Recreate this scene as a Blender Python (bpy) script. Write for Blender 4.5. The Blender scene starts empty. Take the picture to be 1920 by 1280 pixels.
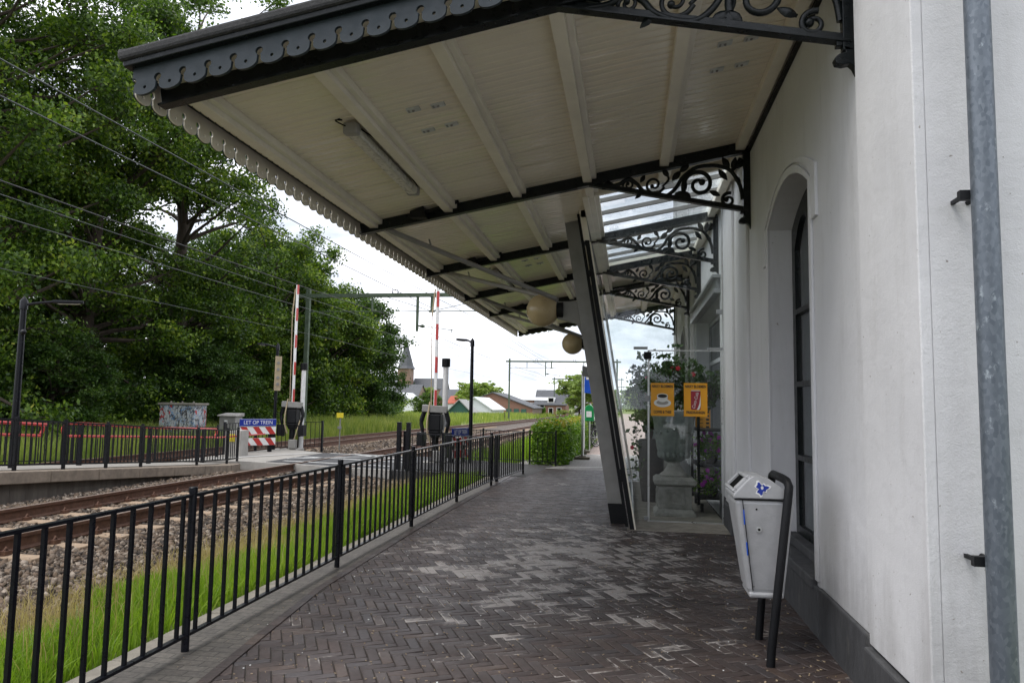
import bpy, bmesh, math, random
import numpy as np
from mathutils import Vector, Matrix
from mathutils.geometry import tessellate_polygon
random.seed(7); rng = np.random.default_rng(7)
S = bpy.context.scene; C = S.collection
R = math.radians
# ------------------------------------------------------------------ materials
def new_mat(name):
    m = bpy.data.materials.new(name); m.use_nodes = True
    nt = m.node_tree; nt.nodes.clear()
    return m, nt, nt.nodes, nt.links
def mk(nt, t, **k):
    n = nt.nodes.new(t)
    for a, v in k.items():
        if a in ('operation', 'blend_type', 'data_type', 'noise_dimensions', 'feature', 'sky_type', 'wave_type', 'bands_direction', 'distance'): setattr(n, a, v)
        else: n.inputs[a].default_value = v
    return n
def noise(nt, scale, detail=5, rough=.6, vec=None):
    n = nt.nodes.new('ShaderNodeTexNoise'); n.inputs['Scale'].default_value = scale
    n.inputs['Detail'].default_value = detail; n.inputs['Roughness'].default_value = rough
    if vec: nt.links.new(vec, n.inputs['Vector'])
    return n
def ramp(nt, fac, stops):
    n = nt.nodes.new('ShaderNodeValToRGB'); cr = n.color_ramp
    while len(cr.elements) < len(stops): cr.elements.new(.5)
    for e, (p, c) in zip(cr.elements, stops):
        e.position = p; e.color = (*c, 1) if len(c) == 3 else c
    nt.links.new(fac, n.inputs[0]); return n
def mix(nt, fac, a, b, bt='MIX'):
    n = nt.nodes.new('ShaderNodeMix'); n.data_type = 'RGBA'; n.blend_type = bt
    for i, v in ((0, fac), (6, a), (7, b)):
        if hasattr(v, 'is_linked') or isinstance(v, bpy.types.NodeSocket): nt.links.new(v, n.inputs[i])
        else: n.inputs[i].default_value = v if i == 0 else (*v, 1)
    return n.outputs[2]
def bump(nt, h, strength, dist=.01):
    n = nt.nodes.new('ShaderNodeBump'); n.inputs['Strength'].default_value = strength; n.inputs['Distance'].default_value = dist
    nt.links.new(h, n.inputs['Height']); return n.outputs[0]
def coords(nt, kind='Object', sc=None):
    n = nt.nodes.new('ShaderNodeTexCoord'); o = n.outputs[kind]
    if sc:
        m = nt.nodes.new('ShaderNodeMapping'); m.inputs['Scale'].default_value = sc
        nt.links.new(o, m.inputs[0]); o = m.outputs[0]
    return o
def mat(name, base, rough=.6, metal=0, var=.25, scale=6, bmp=.1, bscale=60, dirt=None, dirtscale=2.0, dirtcut=.55, sc=None, spec=.5):
    m, nt, N, L = new_mat(name)
    p = N.new('ShaderNodeBsdfPrincipled'); o = N.new('ShaderNodeOutputMaterial'); L.new(p.outputs[0], o.inputs[0])
    p.inputs['Roughness'].default_value = rough; p.inputs['Metallic'].default_value = metal
    p.inputs['Specular IOR Level'].default_value = spec
    v = coords(nt, 'Object', sc)
    n1 = noise(nt, scale, 6, .65, v)
    lo = [c * (1 - var) for c in base]; hi = [min(1, c * (1 + var)) for c in base]
    col = ramp(nt, n1.outputs[0], [(.3, lo), (.7, hi)]).outputs[0]
    if dirt:
        n2 = noise(nt, dirtscale, 8, .7, v)
        f = ramp(nt, n2.outputs[0], [(dirtcut, (0, 0, 0)), (min(1, dirtcut + .15), (1, 1, 1))]).outputs[0]
        col = mix(nt, f, col, dirt)
    L.new(col, p.inputs['Base Color'])
    if bmp:
        L.new(bump(nt, noise(nt, bscale, 4, .6, v).outputs[0], bmp), p.inputs['Normal'])
    rr = ramp(nt, noise(nt, scale * 2.3, 4, .6, v).outputs[0], [(.3, [max(0, rough - .1)] * 3), (.7, [min(1, rough + .1)] * 3)])
    L.new(rr.outputs[0], p.inputs['Roughness'])
    return m
def glass_mat(name, tint=(.93, .97, .96), dirt=.03):
    m, nt, N, L = new_mat(name)
    t = N.new('ShaderNodeBsdfTransparent'); t.inputs[0].default_value = (*tint, 1)
    g = N.new('ShaderNodeBsdfGlossy'); g.inputs['Roughness'].default_value = .01; g.inputs[0].default_value = (.95, .97, 1, 1)
    f = N.new('ShaderNodeFresnel'); gm = N.new('ShaderNodeNewGeometry'); mr = N.new('ShaderNodeMath'); mr.operation = 'MULTIPLY_ADD'; mr.inputs[1].default_value = 1 / 1.5 - 1.5; mr.inputs[2].default_value = 1.5
    L.new(gm.outputs['Backfacing'], mr.inputs[0]); L.new(mr.outputs[0], f.inputs[0])   # same reflectance on both faces of a thin pane
    d = N.new('ShaderNodeBsdfDiffuse'); d.inputs[0].default_value = (.6, .62, .62, 1)
    mx = N.new('ShaderNodeMixShader'); mx2 = N.new('ShaderNodeMixShader'); o = N.new('ShaderNodeOutputMaterial')
    mul = N.new('ShaderNodeMath'); mul.operation = 'MULTIPLY'; mul.inputs[1].default_value = .85
    L.new(f.outputs[0], mul.inputs[0]); L.new(mul.outputs[0], mx.inputs[0]); L.new(t.outputs[0], mx.inputs[1]); L.new(g.outputs[0], mx.inputs[2])
    n = noise(nt, 1.7, 8, .7, coords(nt))
    r = ramp(nt, n.outputs[0], [(.35, (dirt * .3,) * 3), (.75, (dirt * 2.2,) * 3)])
    L.new(r.outputs[0], mx2.inputs[0]); L.new(mx.outputs[0], mx2.inputs[1]); L.new(d.outputs[0], mx2.inputs[2])
    L.new(mx2.outputs[0], o.inputs[0]); return m
def leaf_mat(name, stops, trans=.35, rough=.45):
    m, nt, N, L = new_mat(name)
    p = N.new('ShaderNodeBsdfPrincipled'); p.inputs['Roughness'].default_value = rough; p.inputs['Specular IOR Level'].default_value = .35
    t = N.new('ShaderNodeBsdfTranslucent'); mx = N.new('ShaderNodeMixShader'); mx.inputs[0].default_value = trans; o = N.new('ShaderNodeOutputMaterial')
    g = N.new('ShaderNodeNewGeometry')
    n = noise(nt, .55, 3, .6, coords(nt))
    ma = N.new('ShaderNodeMath'); ma.operation = 'MULTIPLY_ADD'; ma.inputs[1].default_value = .55
    L.new(g.outputs['Random Per Island'], ma.inputs[0])
    mb = N.new('ShaderNodeMath'); mb.operation = 'MULTIPLY_ADD'; mb.inputs[1].default_value = 1.2; mb.inputs[2].default_value = -.37
    L.new(n.outputs[0], mb.inputs[0]); L.new(mb.outputs[0], ma.inputs[2])
    c = ramp(nt, ma.outputs[0], stops).outputs[0]
    L.new(c, p.inputs['Base Color']); L.new(mix(nt, 1.0, c, (1.25, 1.35, .6), 'MULTIPLY'), t.inputs[0])
    L.new(p.outputs[0], mx.inputs[1]); L.new(t.outputs[0], mx.inputs[2]); L.new(mx.outputs[0], o.inputs[0]); return m
def brick_floor_mat():
    m, nt, N, L = new_mat('clinker_paver')
    p = N.new('ShaderNodeBsdfPrincipled'); o = N.new('ShaderNodeOutputMaterial'); L.new(p.outputs[0], o.inputs[0])
    g = N.new('ShaderNodeNewGeometry'); v = coords(nt)
    c = ramp(nt, g.outputs['Random Per Island'], [(0, (.037, .029, .029)), (.35, (.048, .038, .037)), (.6, (.056, .042, .039)), (.8, (.050, .046, .050)), (1, (.068, .051, .044))]).outputs[0]
    n1 = noise(nt, 38, 8, .7, v)
    c = mix(nt, 1, c, ramp(nt, n1.outputs[0], [(.3, (.6, .6, .6)), (.75, (1.45, 1.4, 1.35))]).outputs[0], 'MULTIPLY')
    n0 = noise(nt, .9, 5, .6, v)
    c = mix(nt, 1, c, ramp(nt, n0.outputs[0], [(.32, (.62, .6, .6)), (.68, (1.3, 1.25, 1.2))]).outputs[0], 'MULTIPLY')
    # pale lime bloom: patchy, strongest in one worn area
    dist = N.new('ShaderNodeVectorMath'); dist.operation = 'DISTANCE'; 
    mp = N.new('ShaderNodeMapping'); mp.inputs['Scale'].default_value = (1, .62, 1); L.new(v, mp.inputs[0])
    L.new(mp.outputs[0], dist.inputs[0]); dist.inputs[1].default_value = (-.55, 4.65, 0)
    zone = ramp(nt, dist.outputs['Value'], [(.3, (.215, .215, .215)), (1.0, (0, 0, 0))])
    zone.color_ramp.elements[0].position = .25
    dv = N.new('ShaderNodeMath'); dv.operation = 'MULTIPLY'; dv.inputs[1].default_value = .42; L.new(dist.outputs['Value'], dv.inputs[0])
    L.new(dv.outputs[0], zone.inputs[0])
    n2 = noise(nt, 1.7, 9, .68, v); n3 = noise(nt, 22, 6, .7, v)
    a1 = N.new('ShaderNodeMath'); a1.operation = 'ADD'; L.new(n2.outputs[0], a1.inputs[0]); L.new(zone.outputs[0], a1.inputs[1])
    a2 = N.new('ShaderNodeMath'); a2.operation = 'MULTIPLY_ADD'; a2.inputs[1].default_value = .2; L.new(n3.outputs[0], a2.inputs[0]); L.new(a1.outputs[0], a2.inputs[2])
    a3 = N.new('ShaderNodeMath'); a3.operation = 'MULTIPLY_ADD'; a3.inputs[1].default_value = .2; L.new(g.outputs['Random Per Island'], a3.inputs[0])
    at = N.new('ShaderNodeAttribute'); at.attribute_name = 'rim'; a4 = N.new('ShaderNodeMath'); a4.operation = 'MULTIPLY_ADD'; a4.inputs[1].default_value = .07
    L.new(at.outputs['Fac'], a4.inputs[0]); L.new(a2.outputs[0], a4.inputs[2]); L.new(a4.outputs[0], a3.inputs[2])
    f = ramp(nt, a3.outputs[0], [(.905, (0, 0, 0)), (.985, (.9, .9, .9))]).outputs[0]
    c = mix(nt, f, c, (.31, .285, .265))
    L.new(c, p.inputs['Base Color'])
    r = ramp(nt, noise(nt, 5, 6, .6, v).outputs[0], [(.3, (.4,) * 3), (.7, (.6,) * 3)]); L.new(r.outputs[0], p.inputs['Roughness'])
    L.new(bump(nt, n1.outputs[0], .09, .003), p.inputs['Normal']); p.inputs['Specular IOR Level'].default_value = .36
    return m
def plaster_mat():
    m, nt, N, L = new_mat('white_plaster')
    p = N.new('ShaderNodeBsdfPrincipled'); o = N.new('ShaderNodeOutputMaterial'); L.new(p.outputs[0], o.inputs[0])
    v = coords(nt); vs = coords(nt, 'Object', (1, 1, .16))
    n1 = noise(nt, .9, 6, .6, v)
    c = ramp(nt, n1.outputs[0], [(.3, (.60, .602, .618)), (.7, (.70, .702, .718))]).outputs[0]
    n2 = noise(nt, 5.5, 9, .72, vs)
    c = mix(nt, ramp(nt, n2.outputs[0], [(.52, (0, 0, 0)), (.82, (.4,) * 3)]).outputs[0], c, (.40, .39, .375))
    sz = N.new('ShaderNodeSeparateXYZ'); L.new(v, sz.inputs[0])
    zf = ramp(nt, sz.outputs['Z'], [(.36, (.30,) * 3), (.95, (0, 0, 0))])
    zz = N.new('ShaderNodeMath'); zz.operation = 'ADD'; L.new(zf.outputs[0], zz.inputs[0]); L.new(noise(nt, 3.2, 8, .7, vs).outputs[0], zz.inputs[1])
    c = mix(nt, ramp(nt, zz.outputs[0], [(.62, (0, 0, 0)), (.95, (.6,) * 3)]).outputs[0], c, (.27, .265, .26))
    n3 = noise(nt, 34, 3, .5, v)
    c = mix(nt, ramp(nt, n3.outputs[0], [(.725, (0, 0, 0)), (.76, (.75,) * 3)]).outputs[0], c, (.2, .17, .14))
    L.new(c, p.inputs['Base Color']); p.inputs['Roughness'].default_value = .75
    hb = N.new('ShaderNodeMath'); hb.operation = 'MULTIPLY_ADD'; hb.inputs[1].default_value = .3
    L.new(noise(nt, 160, 4, .6, v).outputs[0], hb.inputs[0]); L.new(noise(nt, 7, 4, .6, v).outputs[0], hb.inputs[2])
    L.new(bump(nt, hb.outputs[0], .42, .016), p.inputs['Normal'])
    return m
def ground_mat(name, cols, scale=3, fine=40, b=.4):
    m, nt, N, L = new_mat(name)
    p = N.new('ShaderNodeBsdfPrincipled'); o = N.new('ShaderNodeOutputMaterial'); L.new(p.outputs[0], o.inputs[0])
    v = coords(nt); n1 = noise(nt, scale, 9, .7, v); n2 = noise(nt, fine, 6, .7, v)
    a = N.new('ShaderNodeMath'); a.operation = 'MULTIPLY_ADD'; a.inputs[1].default_value = .5; L.new(n2.outputs[0], a.inputs[0]); L.new(n1.outputs[0], a.inputs[2])
    k = len(cols); c = ramp(nt, a.outputs[0], [(.5 + .5 * i / max(1, k - 1), q) for i, q in enumerate(cols)])
    L.new(c.outputs[0], p.inputs['Base Color']); p.inputs['Roughness'].default_value = .9
    L.new(bump(nt, n2.outputs[0], b, .03), p.inputs['Normal']); return m
def small_brick_mat(name, c1, c2, mortar, sx=.1, sy=.05):
    m, nt, N, L = new_mat(name)
    p = N.new('ShaderNodeBsdfPrincipled'); o = N.new('ShaderNodeOutputMaterial'); L.new(p.outputs[0], o.inputs[0])
    v = coords(nt); b = N.new('ShaderNodeTexBrick'); L.new(v, b.inputs['Vector'])
    b.inputs['Color1'].default_value = (*c1, 1); b.inputs['Color2'].default_value = (*c2, 1); b.inputs['Mortar'].default_value = (*mortar, 1)
    b.inputs['Scale'].default_value = 1; b.inputs['Brick Width'].default_value = sx; b.inputs['Row Height'].default_value = sy; b.inputs['Mortar Size'].default_value = .004
    n = noise(nt, 30, 8, .7, v)
    c = mix(nt, 1, b.outputs[0], ramp(nt, n.outputs[0], [(.3, (.6,) * 3), (.75, (1.5, 1.5, 1.45))]).outputs[0], 'MULTIPLY')
    L.new(c, p.inputs['Base Color']); p.inputs['Roughness'].default_value = .7
    L.new(bump(nt, n.outputs[0], .4, .006), p.inputs['Normal']); return m
def wall_brick_mat(name, c1, c2, mortar):
    m = small_brick_mat(name, c1, c2, mortar, .25, .08); nt = m.node_tree
    b = [n for n in nt.nodes if n.type == 'TEX_BRICK'][0]; mp = nt.nodes.new('ShaderNodeMapping'); mp.inputs['Rotation'].default_value = (R(90), 0, 0)
    nt.links.new(coords(nt), mp.inputs[0]); nt.links.new(mp.outputs[0], b.inputs['Vector']); return m

M = dict(
    paver=brick_floor_mat(), plaster=plaster_mat(),
    strip=small_brick_mat('small_grey_paver', (.10, .09, .08), (.065, .058, .053), (.03, .027, .024), .16, .08),
    greypav=small_brick_mat('grey_street_paver', (.27, .255, .25), (.22, .21, .205), (.14, .13, .125), .21, .07),
    pinkpav=small_brick_mat('reddish_street_paver', (.36, .27, .24), (.3, .235, .21), (.2, .17, .16), .21, .07),
    joint=ground_mat('joint_sand', [(.015, .013, .012), (.04, .034, .028)]),
    kerb=mat('weathered_concrete', (.22, .2, .17), .85, var=.3, scale=5, bmp=.4, bscale=90, dirt=(.1, .1, .07), dirtcut=.6),
    isl_kerb=mat('brown_concrete', (.25, .205, .16), .85, var=.3, scale=6, bmp=.4, bscale=90, dirt=(.13, .11, .09), dirtcut=.58),
    retain=mat('dark_stained_concrete', (.11, .095, .08), .9, var=.4, scale=2, bmp=.3, sc=(3, 3, .5)),
    concrete=mat('pale_concrete', (.36, .345, .32), .85, var=.2, scale=3, bmp=.3),
    sleeper=mat('tan_sleeper_concrete', (.30, .22, .15), .9, var=.3, scale=9, bmp=.4),
    black=mat('black_paint', (.004, .0045, .006), .55, var=.3, scale=12, bmp=.12, bscale=120, dirt=(.04, .038, .036), dirtscale=30, dirtcut=.68, spec=.3),
    fence=mat('blue_black_paint', (.0035, .0042, .0075), .33, var=.25, scale=14, bmp=.1, bscale=150, dirt=(.05, .05, .055), dirtscale=40, dirtcut=.66, spec=.3),
    iron=mat('dark_green_paint', (.006, .0085, .0095), .33, var=.3, scale=10, bmp=.15, bscale=70, spec=.3),
    valance=mat('blue_grey_paint', (.021, .031, .038), .5, var=.15, scale=6, bmp=.08),
    cream=mat('cream_gloss_paint', (.85, .78, .65), .13, var=.05, scale=1.5, bmp=.05, bscale=9, dirt=(.45, .38, .28), dirtscale=26, dirtcut=.74),
    cream2=mat('cream_beam_paint', (.83, .78, .67), .45, var=.08, scale=3, bmp=.1, bscale=40, dirt=(.5, .45, .36), dirtscale=6, dirtcut=.66),
    felt=mat('roofing_felt', (.05, .05, .052), .95, var=.3, scale=30, bmp=.8, bscale=220),
    greywood=mat('grey_painted_steel', (.235, .23, .218), .45, var=.15, scale=4, bmp=.1, dirt=(.08, .075, .07), dirtscale=7, dirtcut=.64),
    pipe=mat('grey_pvc', (.27, .26, .25), .45, var=.1, bmp=.05),
    steel=mat('grey_coated_steel', (.3, .31, .32), .4, metal=.2, var=.1, bmp=.05),
    alu=mat('silver_metal', (.62, .63, .63), .35, metal=.85, var=.1, bmp=.05),
    galv=None, plinth=mat('dark_bluestone', (.055, .056, .06), .7, var=.35, scale=7, bmp=.4, bscale=50, dirt=(.13, .125, .115), dirtscale=4, dirtcut=.6, sc=(1, 1, .4)),
    rust=mat('rusty_rail', (.105, .05, .03), .75, var=.35, scale=14, bmp=.35, bscale=80, dirt=(.16, .085, .05), dirtcut=.55, dirtscale=8),
    railtop=mat('worn_rail_head', (.33, .26, .22), .4, metal=.6, var=.15),
    green=mat('mast_green', (.07, .10, .065), .7, var=.3, scale=3, bmp=.2, dirt=(.12, .08, .05), dirtcut=.64),
    wire=mat('weathered_copper_wire', (.06, .07, .068), .5, var=.2, bmp=0),
    darkwire=mat('dark_wire', (.03, .03, .032), .6, var=.2, bmp=0),
    white=mat('white_paint', (.78, .78, .77), .5, var=.06, dirt=(.5, .48, .45), dirtcut=.66),
    red=mat('red_paint', (.48, .04, .035), .4, var=.12, bmp=.05),
    blue=mat('blue_enamel', (.012, .035, .30), .35, var=.1, bmp=.02),
    skyblue=mat('blue_flag_enamel', (.01, .09, .55), .4, var=.1, bmp=.02),
    yellow=mat('yellow_enamel', (.75, .62, .03), .5, var=.08),
    orange=mat('orange_poster_paper', (.80, .36, .015), .35, var=.06, scale=4, bmp=.05, bscale=14),
    ink=mat('black_ink', (.012, .012, .012), .5, var=.1, bmp=0),
    canred=mat('drink_can_red', (.32, .02, .035), .35, var=.15, bmp=0),
    greenplastic=mat('green_plastic', (.005, .26, .07), .4, var=.1, bmp=.03),
    bin_body=None,
    stone=mat('grey_cast_stone', (.27, .265, .245), .85, var=.3, scale=9, bmp=.5, bscale=45, dirt=(.33, .33, .31), dirtscale=5, dirtcut=.6),
    urn=mat('greenish_cast_stone', (.16, .185, .17), .8, var=.3, scale=9, bmp=.5, bscale=45, dirt=(.05, .055, .05), dirtscale=4, dirtcut=.58),
    globe=mat('grimy_globe_glass', (.50, .39, .22), .22, var=.12, scale=4, bmp=.02, bscale=30, dirt=(.36, .26, .13), dirtscale=9, dirtcut=.55),
    lampglass=mat('milky_diffuser', (.55, .53, .46), .3, var=.12, scale=8, bmp=.05),
    glass=glass_mat('clear_glass', (.97, .985, .98), .003), roofglass=glass_mat('dusty_roof_glass', (.93, .96, .97), .03),
    winglass=glass_mat('window_glass', (.5, .55, .55), .02),
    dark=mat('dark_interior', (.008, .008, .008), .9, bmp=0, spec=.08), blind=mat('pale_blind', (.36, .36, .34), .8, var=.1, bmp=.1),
    bark=mat('oak_bark', (.055, .042, .032), .95, var=.4, scale=4, bmp=.9, bscale=18, sc=(3, 3, .7)),
    rubber=mat('black_rubber', (.012, .012, .012), .7, bmp=0),
    tan=mat('tan_panel', (.42, .34, .22), .7, var=.15),
    roofslate=mat('grey_slate', (.075, .08, .09), .7, var=.25, scale=2, bmp=.3), rooflight=mat('pale_sheet_roof', (.72, .74, .76), .5, var=.1, bmp=.05),
    rooffibre=mat('weathered_fibre_cement', (.30, .30, .29), .8, var=.2, bmp=.1), roofred=mat('red_roof_tile', (.36, .085, .05), .8, var=.2, scale=2),
    sheetgreen=mat('dark_green_boarding', (.03, .10, .075), .6, var=.15), brickw=wall_brick_mat('red_brick_wall', (.25, .115, .075), (.2, .09, .06), (.28, .25, .22)),
    churchb=wall_brick_mat('church_brick', (.24, .15, .115), (.2, .12, .09), (.26, .23, .2)), whitewall=mat('white_boarding', (.66, .68, .7), .6, var=.08),
    dirt=ground_mat('trackside_soil', [(.06, .045, .03), (.13, .10, .07), (.2, .165, .12)], 1.5, 60),
    grassground=ground_mat('grass_ground', [(.06, .09, .018), (.13, .17, .035), (.22, .2, .07)], .35, 30),
    ballast=ground_mat('ballast_bed', [(.04, .033, .027), (.10, .08, .064), (.17, .145, .125)], 9, 60, .8),
    asphalt=mat('grey_asphalt', (.06, .06, .062), .85, var=.2, scale=5, bmp=.4, bscale=200),
    crosspanel=mat('dark_crossing_panel', (.045, .045, .048), .75, var=.2, scale=6, bmp=.3, bscale=140),
    sidewalk=mat('pale_slab', (.30, .285, .26), .85, var=.15, scale=4, bmp=.3, bscale=100),
    straw=mat('dry_straw', (.26, .20, .13), .8, bmp=0), pot=mat('plant_pot', (.05, .045, .04), .6), hose=mat('sack', (.32, .12, .03), .7), cratec=mat('cream_crate', (.5, .48, .38), .6),
    hivis=mat('pale_trim', (.55, .56, .55), .5),
)
def galv_mat():
    m, nt, N, L = new_mat('galvanised_zinc')
    p = N.new('ShaderNodeBsdfPrincipled'); o = N.new('ShaderNodeOutputMaterial'); L.new(p.outputs[0], o.inputs[0])
    v = coords(nt, 'Object', (1, 1, .6)); vo = N.new('ShaderNodeTexVoronoi'); vo.inputs['Scale'].default_value = 75; L.new(v, vo.inputs['Vector'])
    n = noise(nt, 16, 8, .7, v)
    c = ramp(nt, vo.outputs['Color'], [(.1, (.105, .125, .15)), (.9, (.17, .195, .225))]).outputs[0]
    c = mix(nt, ramp(nt, n.outputs[0], [(.6, (0, 0, 0)), (.68, (.8,) * 3)]).outputs[0], c, (.42, .47, .50))
    L.new(c, p.inputs['Base Color']); p.inputs['Metallic'].default_value = .55; p.inputs['Roughness'].default_value = .45
    L.new(bump(nt, n.outputs[0], .15), p.inputs['Normal']); return m
M['galv'] = galv_mat()
def bin_mat():
    m, nt, N, L = new_mat('scuffed_silver_paint')
    p = N.new('ShaderNodeBsdfPrincipled'); o = N.new('ShaderNodeOutputMaterial'); L.new(p.outputs[0], o.inputs[0])
    v = coords(nt); n = noise(nt, 6, 8, .7, v); n2 = noise(nt, 3.2, 5, .6, v)
    c = ramp(nt, n.outputs[0], [(.3, (.38, .385, .395)), (.7, (.50, .505, .515))]).outputs[0]
    c = mix(nt, ramp(nt, n2.outputs[0], [(.60, (0, 0, 0)), (.64, (.75,) * 3)]).outputs[0], c, (.7, .71, .72))
    c = mix(nt, ramp(nt, noise(nt, 24, 6, .7, v).outputs[0], [(.66, (0, 0, 0)), (.72, (.8,) * 3)]).outputs[0], c, (.14, .13, .12))
    L.new(c, p.inputs['Base Color']); p.inputs['Metallic'].default_value = .25; p.inputs['Roughness'].default_value = .42
    L.new(bump(nt, noise(nt, 90, 3, .5, v).outputs[0], .1), p.inputs['Normal']); return m
M['bin_body'] = bin_mat()
def graffiti_mat():
    m, nt, N, L = new_mat('graffiti_cabinet_paint')
    p = N.new('ShaderNodeBsdfPrincipled'); o = N.new('ShaderNodeOutputMaterial'); L.new(p.outputs[0], o.inputs[0]); p.inputs['Roughness'].default_value = .6
    v = coords(nt); c = (.42, .44, .45)
    def scr(sc, off, w, cut, col, c):
        mp = N.new('ShaderNodeMapping'); mp.inputs['Location'].default_value = (off, off * 2, off * .7); mp.inputs['Scale'].default_value = (1.2, 1.2, .7); L.new(v, mp.inputs[0])
        n = noise(nt, sc, 3, .55, mp.outputs[0])
        return mix(nt, ramp(nt, n.outputs[0], [(cut - w, (0, 0, 0)), (cut - w * .6, (1, 1, 1)), (cut + w * .6, (1, 1, 1)), (cut + w, (0, 0, 0))]).outputs[0], c, col)
    c = scr(3.2, 1, .03, .5, (.05, .05, .055), c); c = scr(5, 5, .02, .46, (.06, .06, .07), c); c = scr(4, 9, .012, .55, (.08, .25, .5), c)
    c = scr(2.6, 14, .03, .62, (.42, .02, .02), c); c = scr(7, 21, .012, .5, (.03, .03, .03), c)
    L.new(c, p.inputs['Base Color']); return m
M['graffiti'] = graffiti_mat()
LEAF_OAK = leaf_mat('oak_leaves', [(0, (.010, .028, .005)), (.35, (.032, .072, .010)), (.64, (.10, .175, .02)), (.84, (.24, .33, .04)), (1, (.40, .40, .08))])
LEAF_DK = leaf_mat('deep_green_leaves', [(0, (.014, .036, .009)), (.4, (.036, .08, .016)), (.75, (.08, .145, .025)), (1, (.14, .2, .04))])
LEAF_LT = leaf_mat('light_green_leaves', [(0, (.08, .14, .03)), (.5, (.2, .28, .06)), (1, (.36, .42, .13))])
LEAF_HEDGE = leaf_mat('hornbeam_hedge_leaves', [(0, (.02, .06, .01)), (.4, (.08, .18, .02)), (.8, (.2, .34, .04)), (1, (.34, .46, .08))], .3, .35)
LEAF_TOP = leaf_mat('young_bronze_leaves', [(0, (.15, .22, .03)), (.55, (.32, .33, .06)), (1, (.5, .30, .09))], .4)
LEAF_PLANT = leaf_mat('glossy_shrub_leaves', [(0, (.02, .05, .018)), (.5, (.055, .11, .035)), (1, (.13, .2, .07))], .3, .3)
GRASS = leaf_mat('green_grass', [(0, (.09, .15, .016)), (.35, (.17, .28, .026)), (.7, (.26, .38, .045)), (1, (.38, .44, .10))], .5)
DRYGRASS = leaf_mat('dry_grass', [(0, (.22, .16, .08)), (.6, (.42, .33, .18)), (1, (.55, .46, .28))], .4)
TALLGRASS = leaf_mat('tall_bank_grass', [(0, (.10, .16, .03)), (.4, (.2, .27, .06)), (.75, (.33, .36, .1)), (1, (.5, .48, .18))], .45)
RED_FL = mat('red_petals', (.55, .02, .04), .5); PURPLE_FL = mat('magenta_petals', (.42, .035, .40), .5)
STONES = None
def stones_mat():
    m, nt, N, L = new_mat('ballast_stone')
    p = N.new('ShaderNodeBsdfPrincipled'); o = N.new('ShaderNodeOutputMaterial'); L.new(p.outputs[0], o.inputs[0]); p.inputs['Roughness'].default_value = .9
    g = N.new('ShaderNodeNewGeometry')
    c = ramp(nt, g.outputs['Random Per Island'], [(0, (.03, .024, .02)), (.3, (.078, .058, .043)), (.55, (.155, .108, .072)), (.8, (.17, .135, .105)), (1, (.32, .27, .22))]).outputs[0]
    n = noise(nt, 25, 5, .7, coords(nt)); c = mix(nt, 1, c, ramp(nt, n.outputs[0], [(.3, (.6,) * 3), (.7, (1.3,) * 3)]).outputs[0], 'MULTIPLY')
    L.new(c, p.inputs['Base Color']); L.new(bump(nt, n.outputs[0], .4, .01), p.inputs['Normal']); return m
STONES = stones_mat()
# ------------------------------------------------------------------ mesh helpers
OFF = {}
def link_mesh(name, verts, faces, m, parent=None, smooth=False, edges=()):
    off = OFF.get(parent.name, Vector((0, 0, 0))) if parent else Vector((0, 0, 0))
    me = bpy.data.meshes.new(name)
    if isinstance(verts, np.ndarray):
        nv = verts - np.array(off); nf, k = faces.shape
        me.vertices.add(len(nv)); me.vertices.foreach_set('co', nv.astype(np.float32).ravel())
        me.loops.add(nf * k); me.loops.foreach_set('vertex_index', faces.astype(np.int32).ravel())
        me.polygons.add(nf); me.polygons.foreach_set('loop_start', np.arange(0, nf * k, k, dtype=np.int32))
        me.update(calc_edges=True)
    else:
        me.from_pydata([Vector(v) - off for v in verts], [], faces); me.update()
    if m: me.materials.append(m)
    if smooth: me.polygons.foreach_set('use_smooth', [True] * len(me.polygons)); me.update()
    o = bpy.data.objects.new(name, me); C.objects.link(o)
    if parent: o.parent = parent; OFF[o.name] = off
    return o
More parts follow.
